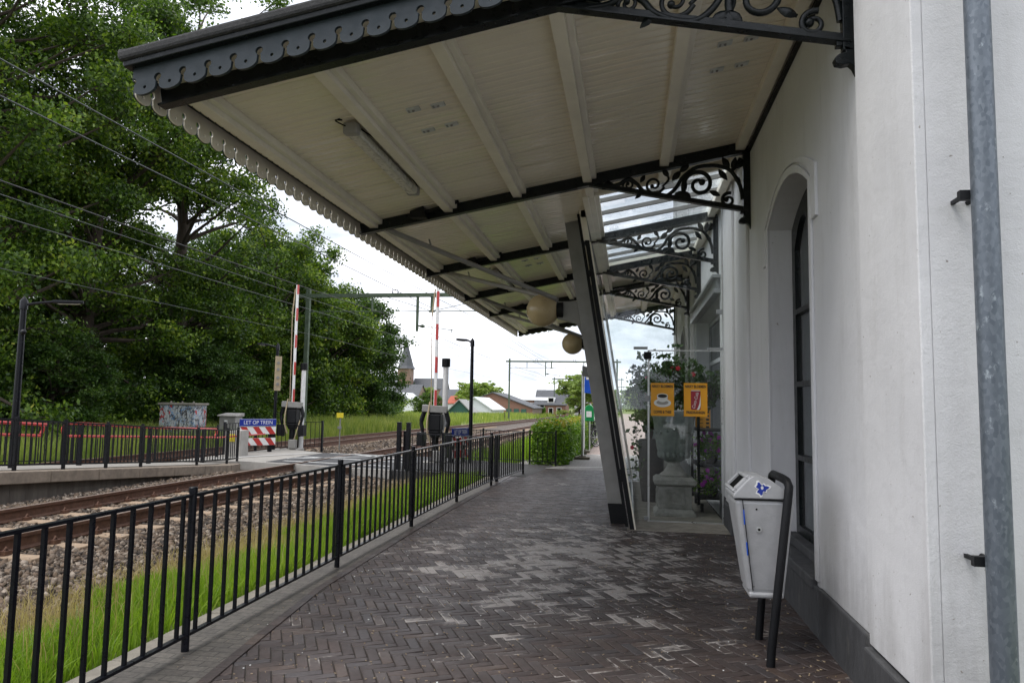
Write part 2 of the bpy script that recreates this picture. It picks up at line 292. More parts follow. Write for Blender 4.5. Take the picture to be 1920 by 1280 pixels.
class MB:
    def __init__(s): s.v = []; s.f = []
    def add(s, vs, fs):
        b = len(s.v); s.v += [tuple(v) for v in vs]; s.f += [[i + b for i in f] for f in fs]; return s
    def box(s, x0, x1, y0, y1, z0, z1):
        vs = [(x, y, z) for z in (z0, z1) for y in (y0, y1) for x in (x0, x1)]
        return s.add(vs, [(0, 2, 3, 1), (4, 5, 7, 6), (0, 1, 5, 4), (2, 6, 7, 3), (0, 4, 6, 2), (1, 3, 7, 5)])
    def hexa(s, b, t):   # b, t: 4 points each, ccw seen from above
        return s.add(list(b) + list(t), [(3, 2, 1, 0), (4, 5, 6, 7)] + [(i, (i + 1) % 4, 4 + (i + 1) % 4, 4 + i) for i in range(4)])
    def bar(s, p, q, w, h, up=(0, 0, 1)):
        p, q = Vector(p), Vector(q); d = (q - p).normalized(); u = Vector(up)
        if abs(d.dot(u)) > .98: u = Vector((0, 1, 0))
        a = d.cross(u).normalized() * w / 2; c = a.cross(d).normalized() * h / 2
        return s.hexa([p - a - c, p + a - c, p + a + c, p - a + c][::-1], [q - a - c, q + a - c, q + a + c, q - a + c][::-1])
    def tube(s, pts, r, n=8, caps=True):
        pts = [Vector(p) for p in pts]; rs = r if isinstance(r, (list, tuple)) else [r] * len(pts)
        b = len(s.v); ref = None
        for i, p in enumerate(pts):
            d = (pts[min(i + 1, len(pts) - 1)] - pts[max(i - 1, 0)]).normalized()
            if ref is None: ref = Vector((0, 0, 1)) if abs(d.z) < .9 else Vector((1, 0, 0))
            a = d.cross(ref)
            if a.length < 1e-4: a = d.orthogonal()
            a.normalize(); c = a.cross(d).normalized(); ref = c
            for k in range(n):
                t = 2 * math.pi * k / n; s.v.append(tuple(p + (a * math.cos(t) + c * math.sin(t)) * rs[i]))
        for i in range(len(pts) - 1):
            for k in range(n):
                k2 = (k + 1) % n; s.f.append([b + i * n + k, b + (i + 1) * n + k, b + (i + 1) * n + k2, b + i * n + k2])
        if caps:
            s.f.append([b + k for k in range(n)]); s.f.append([b + (len(pts) - 1) * n + k for k in range(n)][::-1])
        return s
    def lathe(s, prof, c=(0, 0, 0), n=24, sq=False):
        b = len(s.v)
        for (r, z) in prof:
            for k in range(n):
                t = 2 * math.pi * (k + .5) / n; s.v.append((c[0] + r * math.cos(t), c[1] + r * math.sin(t), c[2] + z))
        for i in range(len(prof) - 1):
            for k in range(n):
                k2 = (k + 1) % n; s.f.append([b + i * n + k, b + i * n + k2, b + (i + 1) * n + k2, b + (i + 1) * n + k])
        s.f.append([b + k for k in range(n)][::-1]); s.f.append([b + (len(prof) - 1) * n + k for k in range(n)])
        return s
    def ball(s, c, r, n=16, m=10, sc=(1, 1, 1)):
        prof = [(max(1e-4, r * math.sin(math.pi * i / m)), -r * math.cos(math.pi * i / m)) for i in range(m + 1)]
        b = len(s.v); s.lathe(prof, (0, 0, 0), n)
        for i in range(b, len(s.v)):
            v = s.v[i]; s.v[i] = (c[0] + v[0] * sc[0], c[1] + v[1] * sc[1], c[2] + v[2] * sc[2])
        return s
    def prism(s, outer, holes, fr, depth):
        # fr(u, v, w) -> xyz ; solid between w=0 and w=depth
        loops = [outer] + list(holes)
        flat = [p for l in loops for p in l]
        tris = tessellate_polygon([[Vector((p[0], p[1], 0)) for p in l] for l in loops])
        b = len(s.v); n = len(flat)
        s.v += [tuple(fr(p[0], p[1], 0)) for p in flat] + [tuple(fr(p[0], p[1], depth)) for p in flat]
        for t in tris: s.f.append([b + i for i in t]); s.f.append([b + n + i for i in reversed(t)])
        o = 0
        for l in loops:
            k = len(l)
            for i in range(k): s.f.append([b + o + i, b + o + (i + 1) % k, b + n + o + (i + 1) % k, b + n + o + i])
            o += k
        return s
    def build(s, name, m, parent=None, smooth=False, bevel=0, angle=35):
        o = link_mesh(name, s.v, s.f, m, parent)
        bm = bmesh.new(); bm.from_mesh(o.data); bmesh.ops.recalc_face_normals(bm, faces=bm.faces); bm.to_mesh(o.data); bm.free()
        if smooth:
            for p in o.data.polygons: p.use_smooth = True
            o.data.set_sharp_from_angle(angle=R(angle))
        if bevel:
            md = o.modifiers.new('bevel', 'BEVEL'); md.width = bevel; md.segments = 2; md.limit_method = 'ANGLE'
        return o
def tag(o, label=None, cat=None, group=None, kind=None):
    if label: o['label'] = label
    if cat: o['category'] = cat
    if group: o['group'] = group
    if kind: o['kind'] = kind
    return o
def thing(name, loc, label, cat, group=None):
    o = bpy.data.objects.new(name, None); C.objects.link(o); o.location = loc; o.empty_display_size = .1
    OFF[o.name] = Vector(loc); return tag(o, label, cat, group)
def copy_tree(o, parent=None):
    c = o.copy(); C.objects.link(c)
    if parent: c.parent = parent
    for ch in list(o.children): copy_tree(ch, c)
    return c
def struct(name, mb, m, **k): return tag(mb.build(name, m, **k), kind='structure')
def text(name, body, size, mat_, parent, rot, loc, sx=1, extrude=.0012, off=.0):
    cu = bpy.data.curves.new(name, 'FONT'); cu.body = body; cu.size = size; cu.align_x = 'CENTER'; cu.align_y = 'CENTER'; cu.extrude = extrude; cu.offset = off
    cu.materials.append(mat_); tmp = bpy.data.objects.new(name, cu); C.objects.link(tmp)
    dg = bpy.context.evaluated_depsgraph_get(); me = bpy.data.meshes.new_from_object(tmp.evaluated_get(dg)); bpy.data.objects.remove(tmp)
    mw = Matrix.Translation(Vector(loc) - OFF[parent.name]) @ rot.to_4x4() @ Matrix.Diagonal((sx, 1, 1, 1)); me.transform(mw)
    if not me.materials: me.materials.append(mat_)
    o = bpy.data.objects.new(name, me); C.objects.link(o); o.parent = parent; OFF[o.name] = OFF[parent.name]; return o
# ------------------------------------------------------------------ levels
W = 1.30                                   # platform face of the station wall
def zb(x): return 4.02 + .185 * (x + .45)   # underside of the canopy beams
def ztr(y): return -.005 * (min(max(y, -40), 220) - 15)   # the line falls very gently
# ------------------------------------------------------------------ camera, world, sun
F, YAW, PIT, ROLL = 1350.0, -.162, .0871, -.0164
cam = bpy.data.cameras.new('camera'); co = bpy.data.objects.new('camera', cam); C.objects.link(co); S.camera = co
cam.sensor_width = 36; cam.lens = F / 1920 * 36; cam.clip_end = 6000; cam.clip_start = .05
cy, sy, cp, sp = math.cos(YAW), math.sin(YAW), math.cos(PIT), math.sin(PIT)
fw = Vector((sy * cp, cy * cp, sp)); rt = Vector((cy, -sy, 0)); dn = fw.cross(rt)
r2 = rt * math.cos(ROLL) + dn * math.sin(ROLL); d2 = dn * math.cos(ROLL) - rt * math.sin(ROLL)
mw = Matrix((r2, -d2, -fw)).transposed().to_4x4(); mw.translation = (0, 0, 1.55); co.matrix_world = mw
SUN_EL, SUN_AZ = R(64), R(-118)             # azimuth measured from +Y towards +X: high veiled sun, behind and over the tracks
w = bpy.data.worlds.new('World'); S.world = w; w.use_nodes = True
nt = w.node_tree; nt.nodes.clear(); L = nt.links
sky = nt.nodes.new('ShaderNodeTexSky'); sky.sky_type = 'NISHITA'; sky.sun_disc = False; sky.sun_elevation = SUN_EL; sky.sun_rotation = SUN_AZ
tc = nt.nodes.new('ShaderNodeTexCoord'); mp = nt.nodes.new('ShaderNodeMapping'); mp.inputs['Scale'].default_value = (1.6, 1.6, 4.2); L.new(tc.outputs['Generated'], mp.inputs[0])
n1 = noise(nt, 1.6, 9, .62, mp.outputs[0]); n2 = noise(nt, 3.4, 8, .6, mp.outputs[0])
cl = ramp(nt, n2.outputs[0], [(.33, (6.4, 6.9, 7.9)), (.45, (8.8, 9.2, 10.2)), (.54, (12.8, 13.0, 14.0)), (.68, (18, 18.2, 19))]).outputs[0]
cov = ramp(nt, n1.outputs[0], [(.30, (.55,) * 3), (.44, (1, 1, 1))]).outputs[0]
bg = nt.nodes.new('ShaderNodeBackground'); bg.inputs[1].default_value = .09; out = nt.nodes.new('ShaderNodeOutputWorld')
L.new(mix(nt, cov, sky.outputs[0], cl), bg.inputs[0]); L.new(bg.outputs[0], out.inputs[0])
sl = bpy.data.lights.new('sun', 'SUN'); so = bpy.data.objects.new('sun', sl); C.objects.link(so)
sl.energy = 1.6; sl.angle = R(28); sl.color = (1, .95, .87)
sd = Vector((math.sin(SUN_AZ) * math.cos(SUN_EL), math.cos(SUN_AZ) * math.cos(SUN_EL), math.sin(SUN_EL)))
so.rotation_euler = sd.to_track_quat('Z', 'Y').to_euler()
S.view_settings.view_transform = 'Standard'; S.view_settings.look = 'None'; S.view_settings.exposure = .6; S.view_settings.gamma = 1
S.render.engine = 'CYCLES'; S.cycles.max_bounces = 8; S.cycles.transparent_max_bounces = 24; S.cycles.diffuse_bounces = 4
S.cycles.use_denoising = True
# ------------------------------------------------------------------ ground
def gz(x, y):
    t = ztr(y)
    if x > -3.06: return -.07
    if x > -5.0: return -.06 - .13 * (-3.06 - x) / 1.94 + (t if y > 20 else t * max(0, min(1, (-3.06 - x))))
    if x > -14.2: return -.26 + t
    return -.16 + t + .22 * min(1, (-14.2 - x) / 2.5)
xs = [-3000, -900, -300, -120, -60, -40, -28, -22, -18, -16.7, -15.4, -14.21, -14.2, -11, -8, -5.01, -5.0, -4.5, -4, -3.5, -3.07, -3.05, 1.3, 12, 40, 120, 400, 3000]
ys = [-400, -100, -30, -5, 0, 3, 6, 9, 12, 15, 18, 21, 25, 30, 40, 50, 60, 80, 100, 130, 160, 220, 400, 900, 4000]
gv = [(x, y, gz(x, y)) for y in ys for x in xs]; nx = len(xs)
gf = [(j * nx + i, j * nx + i + 1, (j + 1) * nx + i + 1, (j + 1) * nx + i) for j in range(len(ys) - 1) for i in range(nx - 1)]
tag(link_mesh('ground', gv, gf, M['grassground']), kind='structure')
# herringbone clinker paving, one mesh: each paver a bevelled block
PW, PL = .07, .21
EDGE = [(.0, -1.6), (2.2, -2.05), (3.78, -2.27), (4.6, -2.37), (5.8, -2.5), (8.6, -2.56), (18, -2.5)]
def edge_x(y):
    for (a, xa), (b, xb) in zip(EDGE, EDGE[1:]):
        if a <= y <= b: return xa + (xb - xa) * (y - a) / (b - a)
    return EDGE[-1][1]
def pavers():
    vs, fs, rim = [], [], []; ca, sa = math.cos(R(28)), math.sin(R(28))
    def put(ox, oy, sx, sy):
        g = .0035; a = [(ox + g, oy + g), (ox + sx - g, oy + g), (ox + sx - g, oy + sy - g), (ox + g, oy + sy - g)]
        cx, cy_ = ox + sx / 2, oy + sy / 2; X, Y = cx * ca - cy_ * sa, cx * sa + cy_ * ca + 9
        if not (.6 < Y < 17.75 and edge_x(Y) - .12 < X < 1.42): return
        if X > .05 and 10.1 < Y < 15.3 and X < 1.3: return
        dz = random.gauss(0, .0008) + .0012 * math.sin(X * 2.1 + Y); tx, ty = random.gauss(0, .0035), random.gauss(0, .0035); b = len(vs)
        for (h, ins) in ((-.03, 0), (-.0014, 0), (-.0002, .003), (0, .0085)):
            for (px, py) in a:
                j = 0 if ins == .0085 else random.gauss(0, .0009)
                qx = px + ins * (1 if px < cx else -1) + j; qy = py + ins * (1 if py < cy_ else -1) + j
                z = h + dz + tx * (px - cx) + ty * (py - cy_)
                vs.append((qx * ca - qy * sa, qx * sa + qy * ca + 9, z))
        for r in (0, 4, 8):
            for k in range(4): fs.append((b + r + k, b + r + (k + 1) % 4, b + r + 4 + (k + 1) % 4, b + r + 4 + k)); rim.append(1.0)
        fs.append((b + 12, b + 13, b + 14, b + 15)); rim.append(0.0)
    for k in range(-190, 190):
        for m in range(-40, 41):
            put((k + 6 * m) * PW, (-k - 1) * PW, PL, PW); put(k * PW, (2 - k - 6 * m) * PW, PW, PL)
    return np.array(vs), np.array(fs), np.array(rim, dtype=np.float32)
pv, pf, prm = pavers(); po_ = tag(link_mesh('paving', pv, pf, M['paver']), kind='structure')
at_ = po_.data.attributes.new('rim', 'FLOAT', 'FACE'); at_.data.foreach_set('value', prm)
def flakes(name, n, x0, x1, y0, y1, s0, s1, m, el=1):
    x = rng.uniform(x0, x1, n); y = y0 + (y1 - y0) * rng.random(n) ** 1.3; a = rng.uniform(0, 6.28, n); l = rng.uniform(s0, s1, n); w_ = l / el
    k = x > np.array([edge_x(q) for q in y]) - .35; x, y, a, l, w_ = x[k], y[k], a[k], l[k], w_[k]; n = len(x); base = np.array([(-1, -1), (1, -1), (1, 1), (-1, 1)], float)
    V = np.zeros((n, 8, 3)); u = base[None, :, 0] * l[:, None] * (.6 + .4 * rng.random((n, 4))); v_ = base[None, :, 1] * w_[:, None] * (.6 + .4 * rng.random((n, 4)))
    for t, h in ((0, .0), (4, .0035)): V[:, t:t + 4, 0] = x[:, None] + u * np.cos(a)[:, None] - v_ * np.sin(a)[:, None]; V[:, t:t + 4, 1] = y[:, None] + u * np.sin(a)[:, None] + v_ * np.cos(a)[:, None]; V[:, t:t + 4, 2] = h + .002 * (t > 0) * rng.random((n, 4)) + .001
    f = np.array([(4, 5, 6, 7), (0, 1, 5, 4), (1, 2, 6, 5), (2, 3, 7, 6), (3, 0, 4, 7)]); Fc = (f[None] + 8 * np.arange(n)[:, None, None]).reshape(-1, 4)
    tag(link_mesh(name, V.reshape(-1, 3), Fc, m), kind='stuff')
flakes('straw_litter', 1500, -2.7, 1.2, 2.8, 11, .003, .011, M['straw'], 5)
flakes('pale_grit', 160, -2.5, 1.2, 2.8, 10, .003, .007, M['hivis'], 1.2)
flakes('leaf_litter', 120, .7, 1.24, 3.2, 10, .005, .013, M['straw'], 1.8)
struct('unseen_forecourt', MB().box(-2.9, 14, -60, .62, -.06, -.003), M['asphalt'])  # unseen ground behind the camera, added dark to dim what the panes reflect
struct('paving_joints', MB().box(-2.75, 1.34, .5, 17.8, -.05, -.0055), M['joint'])
# grey edge strip of small pavers between paving and kerb, border course included
sv, sf = [], []
for i in range(40):
    y = .0 + i * .46
    sv += [(edge_x(min(y, 18)), y, .004), (-2.9, y, .004)]
    if i: sf.append((2 * i - 2, 2 * i, 2 * i + 1, 2 * i - 1))
tag(link_mesh('paving_strip', sv, sf, M['strip']), kind='structure')
bc = MB(); y = .2
while y < 17.6:
    x0, x1 = edge_x(y), edge_x(y + .2)
    bc.hexa([(x0 - .07, y, -.03), (x0, y, -.03), (x1, y + .196, -.03), (x1 - .07, y + .196, -.03)], [(x0 - .07, y, .008), (x0, y, .008), (x1, y + .196, .008), (x1 - .07, y + .196, .008)]); y += .2
struct('border_course', bc, M['paver'], bevel=.003)
kb = MB(); y = 0
while y < 17:
    kb.box(-3.04 + random.uniform(-.006, .006), -2.9, y, y + .99, -.25, .0 + random.uniform(-.004, .006)); y += 1.0
struct('kerb', kb, M['kerb'], bevel=.012)
struct('road', MB().hexa([(-2.9, 17.72, -.06), (4, 17.72, -.06), (4, 23.2, -.06), (-2.9, 23.2, -.06)], [(-2.9, 17.72, -.002), (4, 17.72, -.002), (4, 23.2, -.002), (-2.9, 23.2, -.002)]), M['greypav'])
struct('path', MB().box(-1.35, 8, 23.2, 150, -.06, -.004), M['pinkpav'])
struct('path_marking', MB().hexa([(-2.6, 17.55, -.004), (1.3, 19.6, -.004), (1.3, 19.72, -.004), (-2.6, 17.67, -.004)], [(-2.6, 17.55, .004), (1.3, 19.6, .004), (1.3, 19.72, .004), (-2.6, 17.67, .004)]), M['hivis'])
struct('path_edging', MB().box(-1.2, 4, 23.1, 23.26, -.03, .006), M['hivis'])
# level crossing surface
cz = .09
cr = MB().hexa([(-5.1, 15.2, -.2), (-8.6, 16.3, -.2), (-8.6, 19.6, -.2), (-5.1, 19.2, -.2)][::-1], [(-5.1, 15.2, cz), (-8.6, 16.3, cz), (-8.6, 19.6, cz), (-5.1, 19.2, cz)][::-1])
struct('crossing_road', cr, M['crosspanel'])
struct('crossing_pavement', MB().hexa([(-10.9, 16.2, -.2), (-8.6, 16.3, -.2), (-8.6, 19.6, -.2), (-10.9, 21.4, -.2)], [(-10.9, 16.2, .06), (-8.6, 16.3, .088), (-8.6, 19.6, .088), (-10.9, 21.4, .06)]), M['sidewalk'])
struct('crossing_path', MB().hexa([(-5.1, 15.2, -.2), (-2.2, 15.6, -.2), (-1.9, 18.5, -.2), (-5.1, 19.2, -.2)], [(-5.1, 15.2, .085), (-2.2, 15.6, .002), (-1.9, 18.5, .002), (-5.1, 19.2, .085)]), M['asphalt'])
mk_ = MB()
def stripe(p, q, wd, z=cz + .006):
    p, q = Vector((*p, z)), Vector((*q, z)); n = Vector((-(q - p).y, (q - p).x, 0)).normalized() * wd / 2
    mk_.hexa([p - n, p + n, q + n, q - n], [p - n + Vector((0, 0, .004)), p + n + Vector((0, 0, .004)), q + n + Vector((0, 0, .004)), q - n + Vector((0, 0, .004))])
for a, b in (((-10.2, 16.6), (-8.75, 19.4)), ((-8.5, 17.2), (-6.3, 19.2)), ((-8.3, 16.6), (-5.4, 16.0)), ((-8.4, 18.0), (-5.3, 17.1)), ((-7.6, 19.3), (-5.3, 17.7)), ((-8.3, 19.4), (-6.0, 19.1)), ((-8.5, 17.6), (-7.6, 17.9))):
    stripe(a, b, .1)
struct('crossing_marking', mk_, M['hivis'])
struct('crossing_edge', MB().hexa([(-5.1, 15.08, -.2), (-9.2, 16.15, -.2), (-9.2, 16.28, -.2), (-5.1, 15.19, -.2)][::-1], [(-5.1, 15.08, cz + .008), (-9.2, 16.15, cz + .008), (-9.2, 16.28, cz + .008), (-5.1, 15.19, cz + .008)][::-1]), M['concrete'])
# ballast bed + stones
prof = [(-14.3, -.24), (-13.6, -.085), (-10.35, -.085), (-9.2, -.09), (-8.5, -.085), (-5.75, -.085), (-5.35, -.11), (-4.7, -.15), (-4.2, -.185)]
def pz(x): return np.interp(x, [p[0] for p in prof], [p[1] for p in prof])
bv, bf = [], []; by = [-30, 0, 5, 10, 15, 20, 30, 45, 60, 80, 100, 150, 220, 400]
for y in by: bv += [(x, y, z + ztr(y)) for x, z in prof]
k = len(prof); bf = [(j * k + i, j * k + i + 1, (j + 1) * k + i + 1, (j + 1) * k + i) for j in range(len(by) - 1) for i in range(k - 1)]
tag(link_mesh('ballast', bv, bf, M['ballast']), kind='structure')
TRK = [(-6.875, 'near'), (-11.8, 'far')]
def stones(name, n, x0, x1, y0, y1, s0, s1, skip=None):
    x = rng.uniform(x0, x1, n); y = y0 + (y1 - y0) * rng.random(n) ** 1.35
    keep = ~((y > 15.2) & (y < 19.5) & (x > -9.2)) & ~((x < -9.05) & (x > -10.4) & (y < 21.6))
    for xc, _ in TRK:
        on = (np.abs(x - xc) < 1.28) & (np.mod(y, .62) < .25); keep &= ~(on & (rng.random(n) < .9))
        keep &= ~(np.abs(np.abs(x - xc) - .75) < .06)
    x, y = x[keep], y[keep]; n = len(x); s = rng.uniform(s0, s1, n)
    base = np.array([[a, b, c] for a in (-1, 1) for b in (-1, 1) for c in (-1, 1)], float) * .62
    v = base[None] * (1 + .45 * rng.standard_normal((n, 8, 3)).clip(-1.3, 1.3)) * s[:, None, None] * rng.uniform(.6, 1.25, (n, 1, 3))
    q = rng.standard_normal((n, 4)); q /= np.linalg.norm(q, axis=1)[:, None]; a, b, c, d = q.T
    Rm = np.stack([1 - 2 * (c * c + d * d), 2 * (b * c - a * d), 2 * (b * d + a * c), 2 * (b * c + a * d), 1 - 2 * (b * b + d * d), 2 * (c * d - a * b), 2 * (b * d - a * c), 2 * (c * d + a * b), 1 - 2 * (b * b + c * c)], 1).reshape(n, 3, 3)
    v = np.einsum('nij,nkj->nki', Rm, v)
    z = pz(x) + np.array([ztr(t) for t in y]) + rng.uniform(-.01, .022, n)
    v += np.stack([x, y, z], 1)[:, None]
    f = np.array([(0, 1, 3, 2), (4, 6, 7, 5), (0, 4, 5, 1), (2, 3, 7, 6), (0, 2, 6, 4), (1, 5, 7, 3)])
    F_ = (f[None] + 8 * np.arange(n)[:, None, None]).reshape(-1, 4)
    tag(link_mesh(name, v.reshape(-1, 3), F_, STONES), kind='stuff')
stones('gravel', 46000, -9.12, -4.2, 4.2, 15.4, .021, .042)
stones('gravel', 13000, -10.6, -4.9, 19.2, 48, .035, .065)
stones('gravel', 9000, -14.2, -10.4, 10, 48, .035, .065)
# ------------------------------------------------------------------ tracks
def rail_prism(mb, xc, y0, y1, z):
    sec = [(-.062, 0), (.062, 0), (.062, .012), (.012, .03), (.009, .115), (.034, .125), (.036, .158), (-.036, .158), (-.034, .125), (-.009, .115), (-.012, .03), (-.062, .012)]
    n = len(sec); yy = [y0 + (y1 - y0) * i / 24 for i in range(25)]; b = len(mb.v)
    for y in yy: mb.v += [(xc + a, y, z + ztr(y) + h) for a, h in sec]
    for j in range(24):
        for i in range(n): mb.f.append([b + j * n + i, b + j * n + (i + 1) % n, b + (j + 1) * n + (i + 1) % n, b + (j + 1) * n + i])
    mb.f.append([b + i for i in range(n)][::-1]); mb.f.append([b + 24 * n + i for i in range(n)])
for (xc, nm), lab in zip(TRK, ('rusty railway track nearer the platform fence on tan concrete sleepers', 'rusty railway track farther off beside the grass bank and trees')):
    t = thing('railway_track', (xc, 15, 0), lab, 'track', 'railway tracks')
    for sx in (-.75, .75):
        r = MB(); rail_prism(r, xc + sx, -25, 260, -.04); r.build('rail', M['rust'], t)
        r = MB()
        for j in range(30):
            y0, y1 = -25 + j * 9.5, -25 + (j + 1) * 9.5
            r.hexa([(xc + sx - .03, y0, .1182 + ztr(y0)), (xc + sx + .03, y0, .1182 + ztr(y0)), (xc + sx + .03, y1, .1182 + ztr(y1)), (xc + sx - .03, y1, .1182 + ztr(y1))],
                   [(xc + sx - .03, y0, .1205 + ztr(y0)), (xc + sx + .03, y0, .1205 + ztr(y0)), (xc + sx + .03, y1, .1205 + ztr(y1)), (xc + sx - .03, y1, .1205 + ztr(y1))])
        r.build('rail_head', M['railtop'], t)
    proto = None
    n0 = 7 if nm == 'near' else 14
    for i in range(n0, n0 + 80):
        y = i * .62 + .125
        if 15.0 < y < 19.8 and nm == 'near': continue
        if proto is None:
            s = MB()
            s.hexa([(xc - 1.25, y - .13, -.24), (xc + 1.25, y - .13, -.24), (xc + 1.25, y + .13, -.24), (xc - 1.25, y + .13, -.24)], [(xc - 1.23, y - .1, -.045), (xc + 1.23, y - .1, -.045), (xc + 1.23, y + .1, -.045), (xc - 1.23, y + .1, -.045)])
            proto = s.build('sleeper', M['sleeper'], t, bevel=.012); py0 = y
            clips = []
            for sx in (-.75, .75):
                for q in (-.1, .1): clips.append(MB().box(xc + sx + q - .03, xc + sx + q + .03, y - .045, y + .045, -.047, -.0).tube([(xc + sx + q, y - .03, -.01), (xc + sx + q, y, .03), (xc + sx + q, y + .03, -.01)], .012, 6).build('rail_clip', M['rust'], proto))
            proto.location.z = ztr(y)
        else:
            s = proto.copy(); C.objects.link(s); s.parent = t; s.location = (0, y - py0, ztr(y))
            if y < 24:
                for cl_ in clips: c2 = cl_.copy(); C.objects.link(c2); c2.parent = s
# ------------------------------------------------------------------ grass
def grass(name, x, y, z, h0, h1, wd, m, lean=.35, label=None):
    n = len(x); h = rng.uniform(h0, h1, n); a = rng.uniform(0, 2 * math.pi, n); l = np.abs(rng.normal(0, lean, n)) * h; la = rng.uniform(0, 2 * math.pi, n)
    dx, dy = np.cos(a) * wd, np.sin(a) * wd; lx, ly = np.cos(la) * l, np.sin(la) * l
    V = np.zeros((n, 5, 3)); p = np.stack([x, y, z], 1)
    V[:, 0] = p + np.stack([-dx, -dy, 0 * x], 1); V[:, 1] = p + np.stack([dx, dy, 0 * x], 1)
    V[:, 2] = p + np.stack([-dx * .75 + lx * .35, -dy * .75 + ly * .35, h * .58], 1); V[:, 3] = p + np.stack([dx * .75 + lx * .35, dy * .75 + ly * .35, h * .58], 1)
    V[:, 4] = p + np.stack([lx, ly, h], 1)
    f = np.array([(0, 1, 2), (1, 3, 2), (2, 3, 4)]); Fc = (f[None] + 5 * np.arange(n)[:, None, None]).reshape(-1, 3)
    return tag(link_mesh(name, V.reshape(-1, 3), Fc, m), kind='stuff')
GZ = np.vectorize(gz)
n = 62000; y = 2.6 + 12.9 * rng.random(n) ** 1.5; x = -3.07 - 1.3 * rng.random(n) ** 1.1
pn = np.sin(x * 2.1 + y * .9) * .5 + np.sin(y * 1.7 - x * 1.3) * .5
far_edge = -4.05 + .16 * np.sin(y * 1.9) + .15 * np.sin(y * 4.3)
k = (x > far_edge) & (rng.random(n) < .62 + .45 * pn)
hs = np.clip((x - far_edge) / .5, .35, 1)
for a, b_ in ((.3, .6), (.6, .85), (.85, 1.01)):
    q = k & (hs >= a) & (hs < b_); grass('grass', x[q], y[q], GZ(x[q], y[q]), .05, .25 * b_, .0045, GRASS, .5)
n = 14000; y = 2.6 + 12.9 * rng.random(n) ** 1.5; x = rng.normal(-4.3, .3, n); k = (x < -3.3) & (x > -5.0)
grass('dry_grass', x[k], y[k], np.maximum(GZ(x[k], y[k]), pz(x[k]) - .02), .04, .16, .003, DRYGRASS, .8)
n = 1100; y = 2.6 + 12 * rng.random(n) ** 1.5; x = rng.uniform(-4.3, -3.15, n)
grass('grass_seed_heads', x, y, GZ(x, y), .22, .4, .003, DRYGRASS, .3)
n = 10000; y = rng.uniform(19.4, 60, n) ; x = rng.uniform(-4.9, -2.5, n)
grass('grass', x, y, GZ(x, y), .15, .45, .012, GRASS)
n = 5000; y = rng.uniform(10.5, 15.2, n); x = rng.uniform(-4.1, -3.1, n)
grass('grass', x, y, GZ(x, y), .1, .25, .006, GRASS)
n = 75000; y = 12 + 140 * rng.random(n) ** 1.7; x = -14.0 - 7 * rng.random(n) ** 1.2 - (y > 60) * rng.random(n) * 14
sz = np.clip(y / 28, .7, 3.2)
for lo, hi, wd, h0, h1 in ((0, 35, .010, .3, .8), (35, 70, .02, .35, 1.0), (70, 200, .045, .3, .9)):
    k = (y >= lo) & (y < hi); grass('tall_grass', x[k], y[k], GZ(x[k], y[k]), h0, h1, wd, TALLGRASS, .3)
n = 9000; y = rng.uniform(60, 160, n); x = rng.uniform(-40, -21, n); grass('tall_grass', x, y, GZ(x, y), .3, .7, .06, TALLGRASS)
n = 4000; y = rng.uniform(30, 120, n); x = rng.uniform(-2.4, -1.4, n); grass('tall_grass', x, y, GZ(x, y), .2, .6, .03, TALLGRASS)
# ------------------------------------------------------------------ canopy
YB = [4.3, 8.0, 10.85, 13.5, 16.0, 20.45]
XO = -3.15
can = thing('platform_canopy', (-1, 12, 4), 'long cream boarded platform canopy with scalloped valance along the station wall', 'canopy')
def soffit(x0, x1, y0, y1):
    s = MB(); y = y0; off = .135; p = .1
    while y < y1 - .01:
        ye = min(y + p, y1); t = random.gauss(0, .0012); c = .002; q = [(y + .0, .016), (y + .009, t), (y + (ye - y) * .5, -c + t * .4), (ye - .009, -t), (ye, .016)]
        b = len(s.v)
        for yy, dz in q:
            for x in (x0, (x0 + x1) / 2, x1): s.v.append((x, yy, zb(x) + off + dz + random.gauss(0, .0004)))
        for i in range(4):
            for j in range(2): s.f.append([b + i * 3 + j, b + i * 3 + j + 1, b + i * 3 + j + 4, b + i * 3 + j + 3])
        y = ye
    return s
sof = MB()
for a in ((XO + .02, -.5, 4.11, 20.7), (-.5, W, 4.11, 8.55), (-.5, W, 13.55, 20.7)):
    q = soffit(*a); sof.add(q.v, q.f)
so_ = sof.build('soffit', M['cream'], can)
for p in so_.data.polygons: p.use_smooth = False
rf = MB()
for (x0, x1, y0, y1) in ((XO - .08, -.5, 4.11, 20.78), (-.5, W, 4.11, 8.55), (-.5, W, 13.55, 20.78)):
    rf.hexa([(x0, y0, zb(x0) + .19), (x1, y0, zb(x1) + .19), (x1, y1, zb(x1) + .19), (x0, y1, zb(x0) + .19)], [(x0, y0, zb(x0) + .27), (x1, y0, zb(x1) + .27), (x1, y1, zb(x1) + .27), (x0, y1, zb(x0) + .27)])
rf.build('roof', M['felt'], can)
